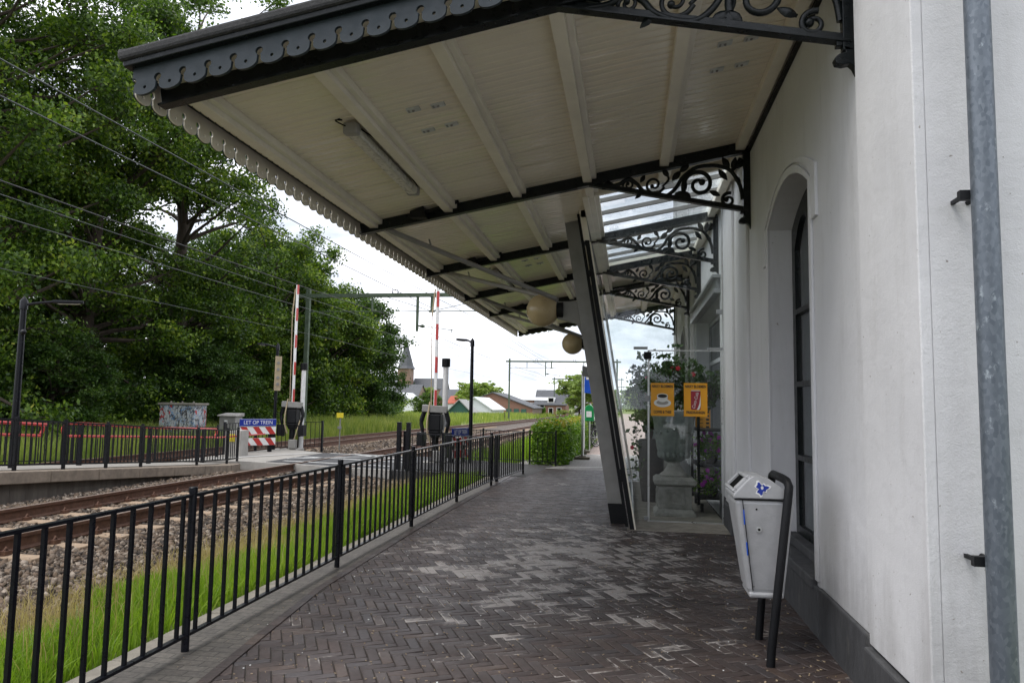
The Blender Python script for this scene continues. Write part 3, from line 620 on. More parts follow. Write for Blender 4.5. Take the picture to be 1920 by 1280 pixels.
# rolled felt edges
e = MB(); e.bar((XO - .13, 4.05, zb(XO - .13) + .262), (W, 4.05, zb(W) + .262), .08, .07).bar((XO - .13, 20.82, zb(XO - .13) + .262), (W, 20.82, zb(W) + .262), .08, .07).bar((XO - .11, 4.03, zb(XO) + .262), (XO - .11, 20.86, zb(XO) + .262), .08, .07)
e.build('roof_edge', M['felt'], can, bevel=.02)
g = MB(); g.bar((XO - .1, 4.07, zb(XO - .1) + .207), (W, 4.07, zb(W) + .207), .07, .04)
g.bar((XO - .09, 4.05, zb(XO) + .205), (XO - .09, 20.8, zb(XO) + .205), .05, .04)
g.build('cornice_moulding', M['iron'], can, bevel=.006)
TP = .176
def tooth(mb, fr, th):
    p = TP / 2; r = .025; pts = [(-p, .0), (-p, -.07)]
    for a in range(80, -71, -25): pts.append((-p + r * math.cos(R(a)) * (1 if a < 90 else 0), -.092 + r * math.sin(R(a))))
    pts.append((-p + .012, -.125))
    for a in range(0, 181, 15):
        pts.append((-(p - .012) * math.cos(R(a)), -.136 - .054 * math.sin(R(a)) ** .7))
    pts.append((p - .012, -.125))
    for a in range(-70, 81, 25): pts.append((p - r * math.cos(R(a)), -.092 + r * math.sin(R(a))))
    pts += [(p, -.07), (p, 0)]
    hole = [(.0115 * math.cos(t * math.pi / 4), -.142 + .0115 * math.sin(t * math.pi / 4)) for t in range(8)]
    mb.prism(pts, [hole], fr, th)
v = MB(); x = XO - .06 + TP / 2
while x < W - .05:
    c = x; tooth(v, lambda a, b, d, c=c: (c + a, 4.085 + d, zb(c + a) + .187 + b), .022); x += TP
v.build('valance', M['valance'], can)
v2 = MB(); x = XO - .06 + TP / 2
while x < W - .05:
    c = x; tooth(v2, lambda a, b, d, c=c: (c + a, 20.72 + d, zb(c + a) + .197 + b), .022); x += TP
v2.build('valance', M['valance'], can)
v = MB(); y = 4.11 + TP / 2
while y < 20.72:
    c = y; tooth(v, lambda a, b, d, c=c: (XO - .07 + d, c + a, zb(XO) + .175 + b), .01); y += TP
v.build('valance', M['cream2'], can)
vo = MB(); y = 4.11 + TP / 2
while y < 20.72:
    c = y; tooth(vo, lambda a, b, d, c=c: (XO - .081 + d, c + a, zb(XO) + .175 + b), .0105); y += TP
vo.build('valance_face', M['valance'], can)
for i, x in enumerate([-2.98, -2.08, -1.27, -.47, .38, 1.2]):
    segs = [(4.34, 20.6)] if i != 4 else [(4.34, 8.55), (13.55, 20.6)]
    for y0, y1 in segs:
        p = MB(); p.hexa([(x - .05, y0, zb(x) + .045), (x + .05, y0, zb(x) + .045), (x + .05, y1, zb(x) + .045), (x - .05, y1, zb(x) + .045)], [(x - .05, y0, zb(x) + .133), (x + .05, y0, zb(x) + .15), (x + .05, y1, zb(x) + .15), (x - .05, y1, zb(x) + .133)])
        p.hexa([(x + .05, y0, zb(x) + .085), (x + .1, y0, zb(x) + .09), (x + .1, y1, zb(x) + .09), (x + .05, y1, zb(x) + .085)], [(x + .05, y0, zb(x) + .14), (x + .1, y0, zb(x) + .152), (x + .1, y1, zb(x) + .152), (x + .05, y1, zb(x) + .14)])
        p.build('purlin', M['cream2'], can, bevel=.006)
wl = MB().box(1.262, W, 4.28, 8.55, zb(1.27) + .0, zb(1.27) + .03); wl.build('wall_strip', M['black'], can)
# edge frame round the roof glazing
ed = MB().bar((-.5, 8.55, zb(-.5) + .12), (W, 8.55, zb(W) + .12), .06, .16).bar((-.5, 13.55, zb(-.5) + .12), (W, 13.55, zb(W) + .12), .06, .16).bar((-.53, 8.5, zb(-.5) + .12), (-.53, 13.6, zb(-.5) + .12), .07, .18)
ed.build('glazing_curb', M['cream2'], can, bevel=.005)
gl = MB().hexa([(-.5, 8.58, zb(-.5) + .17), (W, 8.58, zb(W) + .17), (W, 13.52, zb(W) + .17), (-.5, 13.52, zb(-.5) + .17)], [(-.5, 8.58, zb(-.5) + .18), (W, 8.58, zb(W) + .18), (W, 13.52, zb(W) + .18), (-.5, 13.52, zb(-.5) + .18)])
glo = gl.build('roof_glazing', M['roofglass'], can)
for y in (9.15, 9.75, 10.35, 11.4, 12.0, 12.6, 13.1): MB().bar((-.5, y, zb(-.5) + .145), (W, y, zb(W) + .145), .045, .05).build('glazing_bar', M['greywood'], glo)
for y in YB:                                                       # rolled T beams
    b = MB(); b.bar((XO, y, zb(XO) + .008), (W - .01, y, zb(W) + .008), .085, .016).bar((XO, y, zb(XO) + .075), (W - .01, y, zb(W) + .075), .022, .118)
    for x in (-2.98, -2.08, -1.27, -.47, .38): b.bar((x - .07, y + .03, zb(x - .07) + .05), (x + .07, y + .03, zb(x + .07) + .05), .07, .05)
    b.build('beam', M['iron'], can, bevel=.003)
def cr_spline(P, n=8):
    P = [Vector(p) for p in P]; P = [P[0]] + P + [P[-1]]; o = []
    for i in range(1, len(P) - 2):
        for k in range(n):
            t = k / n; a, b, c, d = P[i - 1], P[i], P[i + 1], P[i + 2]
            o.append(.5 * ((2 * b) + (c - a) * t + (2 * a - 5 * b + 4 * c - d) * t * t + (3 * b - a - 3 * c + d) * t ** 3))
    return o + [P[-2]]
def zc(x): return 4.005 - .2 * (x + .44)                            # lower chord
def bracket():
    root = MB(); y = 0
    root.bar((-.5, y, zc(-.5) + .02), (W - .03, y, zc(W - .03) + .02), .07, .016).bar((-.5, y, zc(-.5) + .045), (W - .03, y, zc(W - .03) + .045), .03, .05)
    ch = root
    wallm = MB().box(W - .075, W, -.03, .03, 3.63, zb(W) + .02)
    tip = [(W, 3.63), (W - .075, 3.66), (W - .06, 3.62), (W - .1, 3.61), (W - .125, 3.585), (W - .115, 3.555), (W - .075, 3.545), (W - .04, 3.55), (W - .02, 3.53), (W, 3.485)]
    wallm.prism(tip, [], lambda a, b, d: (a, d - .03, b), .06)
    wallm.box(W - .11, W - .075, -.025, .025, 3.66, 3.7)
    s = MB(); rr = .0225
    def sp(cx, cz_, r0, r1, a0, turns, sg, r=rr):
        n = int(26 * abs(turns)) ; pts = []
        for i in range(n + 1):
            t = i / n; a = R(a0) + sg * turns * 2 * math.pi * t; q = r0 + (r1 - r0) * t ** .8; pts.append((cx + q * math.cos(a), 0, cz_ + q * math.sin(a)))
        s.tube(pts, [r * (1.15 - .35 * i / n) for i in range(n + 1)], 7); s.ball(pts[-1], r * 1.7, 8, 6)
    sp(.76, 4.0, .185, .04, 205, 1.45, -1); sp(.27, 4.015, .115, .028, -15, 1.35, -1, .015); sp(-.01, 4.02, .066, .02, 190, 1.2, -1, .013); sp(1.07, 3.815, .085, .025, 70, 1.25, 1, .017)
    s.tube(cr_spline([(W - .08, 0, 3.82), (1.19, 0, 3.98), (1.1, 0, 4.14), (.98, 0, 4.2), (.86, 0, 4.21), (.72, 0, 4.19), (.585, 0, 4.09), (.5, 0, 3.96), (.4, 0, 3.885), (.27, 0, 3.895), (.15, 0, 3.95), (.08, 0, 4.03), (-.01, 0, 4.09), (-.1, 0, 4.04), (-.16, 0, 4.02), (-.27, 0, 4.01)]), rr, 7)
    s.tube(cr_spline([(1.2, 0, 4.28), (1.16, 0, 4.2), (1.1, 0, 4.14)]), .022, 7); s.tube(cr_spline([(.57, 0, 3.88), (.62, 0, 3.98), (.6, 0, 4.1)]), .013, 6)
    s.tube(cr_spline([(.4, 0, 4.14), (.43, 0, 4.07), (.36, 0, 3.99)]), .013, 6)
    def leaf(x, z, dx, dz, ln, wd):
        d = Vector((dx, 0, dz)).normalized(); nrm = Vector((-d.z, 0, d.x)); b = len(s.v)
        prf = [(0, .25), (.25, .8), (.5, 1), (.75, .7), (1, .12)]
        for t, q in prf:
            c = Vector((x, 0, z)) + d * ln * 1.15 * t
            for e_, yy in ((1, 0), (0, .022), (-1, 0), (0, -.022)): s.v.append(tuple(c + nrm * wd * 1.25 * q * e_ + Vector((0, yy * (1 - .5 * t), 0))))
        for i in range(4):
            for k_ in range(4): s.f.append([b + i * 4 + k_, b + i * 4 + (k_ + 1) % 4, b + i * 4 + 4 + (k_ + 1) % 4, b + i * 4 + 4 + k_])
    for L_ in ((1.14, 4.17, 1, .9, .14, .035), (1.12, 4.15, .2, 1, .13, .03), (1.08, 4.18, -.6, 1, .12, .03), (.97, 4.16, .6, -.8, .13, .028), (.58, 3.93, .1, -1, .1, .035), (.58, 3.93, .9, -.9, .11, .03), (.58, 3.93, -.9, -.7, .11, .03), (.47, 4.06, .8, .9, .12, .03), (.43, 4.1, -.6, .8, .1, .025), (.55, 4.15, .6, .5, .12, .028), (.12, 4.05, .6, .9, .08, .022), (-.16, 4.02, -1, .35, .13, .022), (-.18, 4.02, -1, -.3, .12, .02), (.14, 3.93, -.7, -.6, .09, .02), (.98, 3.87, -1, .5, .11, .026), (1.2, 4.0, -.6, .8, .1, .025)): leaf(*L_)
    return ch, wallm, s
ch, wm, sc_ = bracket(); first = None
for y in YB:
    if first is None:
        sh = [(a, b + y, c) for a, b, c in ch.v]; ch.v = sh; wm.v = [(a, b + y, c) for a, b, c in wm.v]; sc_.v = [(a, b + y, c) for a, b, c in sc_.v]
        first = ch.build('bracket', M['iron'], can, bevel=.003); wm.build('wall_strut', M['iron'], first, bevel=.004); sc_.build('scrollwork', M['iron'], first, smooth=True, angle=60)
    else:
        c = copy_tree(first, can); c.location = (0, y - YB[0], 0)
for (x, y) in ((-1.73, 5.44), (-1.53, 5.46), (-1.73, 5.88), (-1.52, 5.87), (.73, 5.56), (.93, 5.57), (.72, 6.0), (.92, 6.0), (-1.7, 11.6), (-1.5, 11.62), (-1.7, 12.05), (-1.5, 12.05)):
    p = MB(); zz = zb(x) + .118; p.hexa([(x - .055, y - .035, zb(x - .055) + .122), (x + .055, y - .035, zb(x + .055) + .122), (x + .055, y + .035, zb(x + .055) + .122), (x - .055, y + .035, zb(x - .055) + .122)], [(x - .055, y - .035, zb(x - .055) + .14), (x + .055, y - .035, zb(x + .055) + .14), (x + .055, y + .035, zb(x + .055) + .14), (x - .055, y + .035, zb(x - .055) + .14)])
    v_ = p.build('vent_plate', M['hivis'], can, bevel=.003); q = MB(); q.ball((x, y, zb(x) + .12), .012, 8, 5).box(x - .045, x - .03, y - .02, y + .02, zb(x - .04) + .119, zb(x - .04) + .125); q.build('vent_slot', M['greywood'], v_)
# drain pipes from the outer edge to the kiosk arms
for y, (xa, ya) in ((8.0, (-1.0, 9.72)), (10.85, (-.98, 9.82)), (13.5, (-1.0, 15.12)), (16.0, (-.98, 15.22))):
    d = MB(); x0 = -2.88; yy = y + .06
    d.tube([(x0 - .06, yy, zb(x0) + .14), (x0 - .06, yy, 3.72), (x0 + .02, yy + .02, 3.61), (x0 + .12, yy + (ya - yy) * .07, 3.57), (xa, ya, 3.0)], .032, 10); d.tube([(x0 - .06, yy, zb(x0) + .1), (x0 - .06, yy, zb(x0) + .13)], .055, 10)
    d.tube([(x0 + .45, yy + (ya - yy) * .24, 3.44), (x0 + .46, yy + (ya - yy) * .24, 3.5), (x0 + .44, yy + (ya - yy) * .24, 3.56)], .012, 5)
    d.build('drainpipe', M['pipe'], can, smooth=True)
# lamps on the canopy
for y, lab in ((5.35, 'grimy fluorescent batten light under the first canopy bay'), (11.7, 'small distant fluorescent batten light under a far canopy bay')):
    x = -2.23 ; z = zb(x) + .12
    t = thing('fluorescent_light', (x, y, z), lab, 'light', 'fluorescent lights under the canopy')
    MB().bar((x, y + .04, z - .06), (x, y + 1.74, z - .06), .115, .085).build('diffuser', M['lampglass'], t, bevel=.025)
    for ya_ in (y, y + 1.69): MB().bar((x, ya_, z - .055), (x, ya_ + .09, z - .055), .13, .1).build('end_cap', M['pipe'], t, bevel=.02)
    MB().bar((x, y + .2, z - .01), (x, y + 1.6, z - .01), .05, .04).build('housing', M['pipe'], t)
    MB().tube(cr_spline([(x - .02, y + .02, z - .05), (x - .1, y - .06, z - .02), (x - .06, y - .02, z + .0), (x - .16, y - .1, z + .01)]), .006, 5).tube(cr_spline([(x + .06, y + .1, z - .04), (x + .12, y + .5, z - .03), (x + .1, y + 1.0, z - .02), (x + .07, y + 1.65, z - .03)]), .006, 5).build('cable', M['dark'], t)
for i, (y, lab) in enumerate(((8.0, 'black spotlight on the second canopy beam beside the first drainpipe'), (10.85, 'black spotlight on the third canopy beam'), (13.5, 'black spotlight on the fourth canopy beam'), (16.0, 'black spotlight on the fifth canopy beam near the round lamp'))):
    x = -2.4; z = zb(x) + .02
    t = thing('spotlight', (x, y, z), lab, 'spotlight', 'black spotlights on the canopy beams')
    MB().hexa([(x - .1, y - .17, z - .01), (x + .1, y - .17, z - .01), (x + .09, y - .05, z - .01), (x - .09, y - .05, z - .01)], [(x - .1, y - .17, z + .07), (x + .06, y - .17, z + .13), (x + .05, y - .05, z + .13), (x - .09, y - .05, z + .07)]).build('lamp_head', M['black'], t, bevel=.008)
    MB().bar((x + .05, y - .1, z + .06), (x + .46, y - .1, z + .185), .03, .035).build('arm', M['black'], t)
# ------------------------------------------------------------------ glass kiosk
SL = .16
kio = thing('glass_kiosk', (.6, 12.6, 0), 'glazed flower kiosk with slanting grey posts between canopy and station wall', 'kiosk')
def sx(z, o=0): return .05 + o - SL * z
for y0 in (9.82, 15.2):
    p = MB(); zt = 4.14
    def q(z, a): return [(sx(z, -.285), y0, z), (sx(z, -.1), y0, z), (sx(z, -.1), y0 + .22, z), (sx(z, -.285), y0 + .22, z)]
    p.hexa(q(.26, 0), q(zt, 0)); po = p.build('slanted_post', M['greywood'], kio, bevel=.006)
    f = MB().hexa([(x - .003 if i in (0, 3) else x + .003, y - .003 if i < 2 else y + .003, z) for i, (x, y, z) in enumerate(q(.0, 0))], [(x - .003 if i in (0, 3) else x + .003, y - .003 if i < 2 else y + .003, z) for i, (x, y, z) in enumerate(q(.258, 0))]); f.build('post_foot', M['black'], po)
    a = MB(); ym = y0 + .03
    pr = [(-.98, 2.98), (-.98, 2.74), (-.72, 2.67), (sx(2.5, -.287), 2.5), (sx(2.98, -.287), 2.98)]
    a.prism(pr, [], lambda u, v_, d: (u, ym + d, v_), .12); a.build('lamp_arm', M['greywood'], kio, bevel=.006)
for y0 in (9.37, 15.28):
    fr = MB(); fr.hexa([(sx(0, -.035), y0, 0), (sx(0, .02), y0, 0), (sx(0, .02), y0 + .06, 0), (sx(0, -.035), y0 + .06, 0)], [(sx(3.72, -.035), y0, 3.72), (sx(3.72, .02), y0, 3.72), (sx(3.72, .02), y0 + .06, 3.72), (sx(3.72, -.035), y0 + .06, 3.72)])
    fr.build('glass_frame', M['black'], kio, bevel=.004)
for y0 in (9.37, 15.28):
    f2 = MB(); f2.hexa([(sx(3.72, -.05), y0, 3.72), (sx(3.72, .03), y0, 3.72), (sx(3.72, .03), y0 + .07, 3.72), (sx(3.72, -.05), y0 + .07, 3.72)], [(sx(4.15, -.05), y0, 4.15), (sx(4.15, .03), y0, 4.15), (sx(4.15, .03), y0 + .07, 4.15), (sx(4.15, -.05), y0 + .07, 4.15)])
    f2.hexa([(sx(0, .022), y0 + .005, 0), (sx(0, .04), y0 + .005, 0), (sx(0, .04), y0 + .05, 0), (sx(0, .022), y0 + .05, 0)], [(sx(3.7, .022), y0 + .005, 3.7), (sx(3.7, .04), y0 + .005, 3.7), (sx(3.7, .04), y0 + .05, 3.7), (sx(3.7, .022), y0 + .05, 3.7)])
    f4 = MB(); f4.hexa([(sx(0.02, -.09), y0 + .1, .02), (sx(.02, -.05), y0 + .1, .02), (sx(.02, -.05), y0 + .16, .02), (sx(.02, -.09), y0 + .16, .02)], [(sx(4.1, -.09), y0 + .1, 4.1), (sx(4.1, -.05), y0 + .1, 4.1), (sx(4.1, -.05), y0 + .16, 4.1), (sx(4.1, -.09), y0 + .16, 4.1)])
    f4.build('post_seal', M['black'], kio)
    f2.build('frame_trim', M['cream2'], kio)
f3 = MB()
for y0, y1 in ((9.37, 15.34),):
    f3.bar((sx(.03, .0), y0 + .07, .03), (sx(.03, .0), y1, .03), .05, .06).bar((sx(4.08, 0), y0, 4.08), (sx(4.08, 0), y1, 4.08), .07, .1)
f3.build('glass_rail', M['greywood'], kio)
for y0, y1 in ((9.44, 11.36), (11.38, 13.3), (13.32, 15.27)):
    MB().hexa([(sx(.06, .004), y0, .06), (sx(.06, .016), y0, .06), (sx(.06, .016), y1, .06), (sx(.06, .004), y1, .06)], [(sx(4.05, .004), y0, 4.05), (sx(4.05, .016), y0, 4.05), (sx(4.05, .016), y1, 4.05), (sx(4.05, .004), y1, 4.05)]).build('slanted_pane', M['glass'], kio)
def endpane(nm, pts, y, th=.011):
    p = MB(); p.prism(pts, [], lambda u, v_, d: (u, y + d, v_), th); return p.build(nm, M['glass'], kio)
endpane('front_pane', [(.265, .03), (1.235, .03), (1.235, 2.31), (.265, 2.31)], 10.05)
endpane('front_pane', [(sx(.05, .03), .05), (.25, .05), (.25, 2.33), (sx(2.33, .03), 2.33)], 10.05)
endpane('front_pane', [(sx(2.345, .03), 2.345), (1.25, 2.345), (1.25, zb(1.25) - .03), (sx(4.0, .03), zb(sx(4.0)) - .03)], 10.05)
endpane('back_pane', [(sx(.05, .03), .05), (1.24, .05), (1.24, 2.31), (sx(2.31, .03), 2.31)], 15.26)
endpane('back_pane', [(sx(2.33, .03), 2.33), (1.25, 2.33), (1.25, zb(1.25) - .03), (sx(4.0, .03), zb(sx(4.0)) - .03)], 15.26)
tr = MB().box(.25, .275, 10.04, 10.07, 0, 2.325).box(1.225, 1.245, 10.04, 10.07, 0, 2.325).box(.275, 1.225, 10.045, 10.065, 2.31, 2.326).box(.275, 1.225, 10.045, 10.065, .012, .028)
tr.box(1.245, 1.262, 10.045, 10.068, 2.33, 4.3)
tr.build('pane_frame', M['alu'], kio)
ft = MB().box(.2, .3, 10.03, 10.08, 2.2, 2.3); ft.build('patch_fitting', M['black'], kio); 
for q_ in ((.06, .25, 10.035, 10.075, 2.335, 2.37), (1.05, 1.25, 10.035, 10.075, 2.33, 2.36), (1.17, 1.25, 10.03, 10.08, 2.82, 2.88), (.215, .275, 10.03, 10.04, 1.62, 1.7), (.2, .26, 10.03, 10.08, .03, .075)): MB().box(*q_).build('pane_clamp', M['steel'], kio)
th = MB().box(-.0, W - .03, 9.5, 15.3, -.04, .012).box(-.02, W - .03, 9.36, 9.5, -.04, .006); th.build('threshold', M['kerb'], kio, bevel=.006)
# globes
for y, lab in ((9.9, 'larger grimy round globe lamp on the nearer slanted post'), (15.3, 'smaller looking grimy round globe lamp on the far slanted post')):
    c = (-1.19, y, 2.86); t = thing('globe_lamp', (-1.0, y, 2.86), lab, 'lamp', 'globe lamps on the kiosk posts')
    MB().ball(c, .228, 32, 20).build('globe', M['globe'], t, smooth=True, angle=80)
    MB().tube([(-1.02, y, 2.86), (-.9, y, 2.86)], [.11, .12], 20).build('holder', M['black'], t, bevel=.01)
# ------------------------------------------------------------------ station building
bld = thing('station_building', (5, 14, 0), 'white plastered station building with dark stone plinth along the platform', 'building')
YE, YF, HT = 3.36, 21.2, 8.2
def arch(y0, y1, z0, zs_, zt, n=14):
    r = [(y0, z0), (y1, z0)]; w2 = (y1 - y0) / 2; cy0 = (y0 + y1) / 2
    for i in range(n + 1):
        u = 1 - 2 * i / n; r.append((cy0 + w2 * u, zs_ + (zt - zs_) * (1 - u * u)))
    return r
A1 = arch(5.42, 6.98, .36, 3.22, 3.46); A2 = arch(17.0, 18.6, .7, 2.9, 3.4); SH = [(10.75, .02), (14.5, .02), (14.5, 3.2), (10.75, 3.2)]
wl = MB(); wl.prism([(YE, -.1), (YF, -.1), (YF, HT), (YE, HT)], [A1, SH, A2], lambda u, v_, d: (W + d, u, v_), .32); wl.build('platform_wall', M['plaster'], bld)
MB().box(W + .32, 11, YE, YE + .3, -.1, HT).build('end_wall', M['plaster'], bld)
MB().box(W + .32, 11, YF - .3, YF, -.1, HT).box(10.7, 11, YE + .3, YF - .3, -.1, HT).build('back_wall', M['plaster'], bld)
MB().box(W - .5, 11.5, YE - .5, YF + .5, HT, HT + .25).build('roof', M['roofslate'], bld)
for y0, y1 in ((8.12, 8.9), (9.25, 10.0), (14.75, 15.6), (16.0, 16.5), (20.2, YF)): MB().box(W - .032, W, y0, y1, .33, HT - .02).build('pilaster', M['plaster'], bld, bevel=.006)
for y0, y1 in ((4.17, 5.3), (5.3, 8.1), (8.9, 9.24), (10.0, 10.74), (14.52, 20.2)): MB().box(W - .03, W, y0 + .002, y1 - .002, -.05, .345 if (y0, y1) != (5.3, 8.1) else .335).build('plinth', M['plinth'], bld, bevel=.012)
for y0, y1 in ((8.1, 8.898), (9.242, 9.998), (20.2, YF)): MB().box(W - .062, W, y0, y1, -.05, .315).build('plinth', M['plinth'], bld, bevel=.012)
MB().box(W - .05, W, YE, 4.16, .33, HT - .02).build('pilaster', M['plaster'], bld, bevel=.006)
MB().box(W - .08, W, YE - .02, 4.168, -.05, .315).build('plinth', M['plinth'], bld, bevel=.012)
# tall arched window
def surround(y0, y1, z0, zs_, zt, wd, pr):
    o = arch(y0 - wd, y1 + wd, z0, zs_, zt + wd); i = arch(y0, y1, z0, zs_, zt); i2 = [i[1]] + i[2:] + [i[0]]; o2 = [o[1]] + o[2:] + [o[0]]
    return MB().prism(o2 + i2[::-1], [], lambda u, v_, d: (W - pr + d, u, v_), pr)
win = surround(5.42, 6.98, .37, 3.22, 3.46, .07, .02).build('window', M['plaster'], bld, bevel=.005)
o1, o2 = arch(5.2, 7.2, 2.9, 3.28, 3.56), arch(5.33, 7.07, 2.9, 3.26, 3.54)
MB().prism(o1[1:] + [o1[0]] + [o2[0]] + o2[1:][::-1], [], lambda u, v_, d: (W - .022 + d, u, v_), .022).build('hood_mould', M['plaster'], win, bevel=.004)
fo = arch(5.43, 6.97, .40, 3.21, 3.45)
fm = MB()
fm.prism(fo, [[(y, z) for y, z in arch(5.54, 6.16, .52, 3.0, 3.25)], arch(6.24, 6.86, .52, 3.0, 3.25)], lambda u, v_, d: (W + .2 + d, u, v_), .06)
for z in (1.1, 1.75, 2.4): fm.box(W + .19, W + .25, 5.54, 6.86, z, z + .045)
fm.build('window_frame', M['iron'], win)
MB().box(W + .225, W + .231, 5.5, 6.9, .5, 3.3).build('pane', M['winglass'], win); MB().box(W + .29, W + .3, 5.43, 6.97, .4, 3.4).build('blind', M['blind'], win)
MB().box(W - .04, W + .2, 5.425, 6.975, .3, .375).box(W + .1, W + .2, 5.426, 6.974, .376, .45).build('sill', M['plinth'], win, bevel=.01)
w2 = surround(17.0, 18.6, .7, 2.9, 3.4, .1, .03).build('window', M['plaster'], bld)
MB().prism(arch(17.01, 18.59, .71, 2.89, 3.39), [arch(17.12, 17.76, .82, 2.6, 3.0), arch(17.84, 18.48, .82, 2.6, 3.0)], lambda u, v_, d: (W + .18 + d, u, v_), .06).build('window_frame', M['iron'], w2)
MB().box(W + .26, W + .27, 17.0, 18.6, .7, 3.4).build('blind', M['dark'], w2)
# shop front opening with steel lintel
lin = MB().box(W - .1, W + .02, 10.62, 14.62, 3.2, 3.26).box(W - .06, W + .02, 10.66, 14.58, 3.26, 3.42).box(W - .12, W + .02, 10.6, 14.64, 3.42, 3.47); shf = lin.build('shop_front', M['steel'], bld, bevel=.004)
fm = MB()
for y in (10.77, 12.6, 14.43): fm.box(W + .24, W + .3, y - .03, y + .03, .03, 3.18)
fm.box(W + .24, W + .3, 10.8, 14.4, 2.35, 2.42).box(W + .24, W + .3, 10.8, 14.4, .03, .12).box(W + .24, W + .3, 10.8, 14.4, 3.1, 3.18); fm.build('door_frame', M['steel'], shf)
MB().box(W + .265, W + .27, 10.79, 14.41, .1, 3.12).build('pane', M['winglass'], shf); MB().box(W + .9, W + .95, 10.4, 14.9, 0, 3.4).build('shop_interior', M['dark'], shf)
# zinc downpipe
dpx = MB().tube([(1.46, YE - .15, -.02), (1.46, YE - .15, HT)], .05, 24); dp = dpx.build('downpipe', M['galv'], bld, smooth=True)
for z in (.95, 2.46, 5.2): MB().box(1.375, 1.43, YE - .13, YE - .1, z - .02, z + .02).box(1.39, 1.405, YE - .1, YE + .01, z - .008, z + .008).tube([(1.46, YE - .105, z), (1.46, YE + .01, z)], .012, 8).build('pipe_clamp', M['black'], dp)
# ------------------------------------------------------------------ litter bin
b = thing('litter_bin', (.85, 4.95, 0), 'dented silver litter bin on a leaning black tube frame before the station wall', 'litter bin')
def quad(x0, x1, y0, y1, z): return [(x0, y0, z), (x1, y0, z), (x1, y1, z), (x0, y1, z)]
MB().hexa(quad(.735, .94, 4.80, 5.06, .40), quad(.652, .985, 4.74, 5.12, .985)).build('body', M['bin_body'], b, bevel=.028)
MB().hexa(quad(.742, .95, 4.79, 5.07, .375), quad(.742, .95, 4.79, 5.07, .41)).build('base_rim', M['bin_body'], b, bevel=.012)
MB().hexa(quad(.925, .952, 4.80, 5.07, .385), quad(.985, 1.012, 4.745, 5.115, .99)).build('back_plate', M['bin_body'], b, bevel=.01)
lid = MB(); lp = [(.645, .99), (.992, .99), (1.0, 1.0), (.985, 1.03), (.86, 1.115), (.82, 1.128), (.765, 1.128), (.745, 1.118), (.645, 1.012)]
lid.prism(lp, [], lambda u, v_, d: (u, 4.735 + d, v_), .39); li = lid.build('lid', M['bin_body'], b, bevel=.018)
def lidp(t, y, o): return (.652 + (.748 - .652) * t - .74 * o, y, 1.02 + (1.118 - 1.02) * t + .68 * o)
rim = MB(); ins = MB()
P_ = [lidp(.02, 4.76, .016), lidp(.02, 5.1, .016), lidp(.98, 5.1, .016), lidp(.98, 4.76, .016)]
for t0, t1, y0, y1 in ((.0, .16, 4.75, 5.11), (.86, 1.04, 4.75, 5.11), (.16, .86, 4.75, 4.79), (.16, .86, 5.07, 5.11)):
    rim.hexa([lidp(t0, y0, -.01), lidp(t0, y1, -.01), lidp(t1, y1, -.01), lidp(t1, y0, -.01)], [lidp(t0, y0, .022), lidp(t0, y1, .022), lidp(t1, y1, .022), lidp(t1, y0, .022)])
rim.build('opening_rim', M['bin_body'], li, bevel=.006)
ins.hexa([lidp(.15, 4.79, -.005), lidp(.15, 5.07, -.005), lidp(.87, 5.07, -.005), lidp(.87, 4.79, -.005)], [lidp(.15, 4.79, .004), lidp(.15, 5.07, .004), lidp(.87, 5.07, .004), lidp(.87, 4.79, .004)]); ins.build('opening', M['dark'], li)
MB().hexa([(.652, 4.733, .98), (.99, 4.733, .98), (.99, 4.74, .98), (.652, 4.74, .98)], [(.652, 4.733, .986), (.99, 4.733, .986), (.99, 4.74, .986), (.652, 4.74, .986)]).bar((.70, 4.733, .98), (.765, 4.79, .42), .004, .01).build('seam', M['dark'], b)
for q_ in (((.706, 4.734, .92), (.712, 4.742, .83)), ((.724, 4.752, .72), (.731, 4.76, .64))): MB().bar(*q_, .007, .006).build('blue_stain', M['skyblue'], b)
MB().tube([(.80, 4.763, .80), (.80, 4.752, .80)], .017, 16).build('lock', M['alu'], b); MB().tube([(.80, 4.754, .80), (.80, 4.7505, .80)], .008, 10).tube([(.785, 4.75, .925), (.785, 4.744, .925)], .006, 10).build('lock_hole', M['dark'], b)
fr = MB(); fr.tube([(.845, 4.70, -.03), (.855, 4.70, .1), (.965, 4.69, 1.03), (.972, 4.705, 1.075), (.968, 4.75, 1.105), (.955, 4.82, 1.115), (.955, 5.1, 1.115), (.96, 5.17, 1.1), (.958, 5.2, 1.05), (.875, 5.22, .1), (.865, 5.22, -.03)], .026, 14); fr.build('tube_frame', M['black'], b, smooth=True, angle=50)
pts = []
for i in range(26):
    a = 2 * math.pi * i / 26; r = .031 * (1 + .3 * math.sin(3 * a + 1) + .22 * math.sin(7 * a)); pts.append((.815 + r * math.cos(a), 1.055 + r * 1.0 * math.sin(a)))
MB().prism([(.815 + (u - .815) * 1.3, 1.055 + (v_ - 1.055) * 1.3) for u, v_ in pts], [], lambda u, v_, d: (u, 4.7325 + d, v_), .003).build('sticker_border', M['white'], b)
st = MB(); st.prism(pts, [[(.818 + .009 * math.cos(-t), 1.06 + .012 * math.sin(-t)) for t in np.linspace(0, 5.6, 8)]], lambda u, v_, d: (u, 4.7305 + d, v_), .0025); st.build('sticker', M['blue'], b)
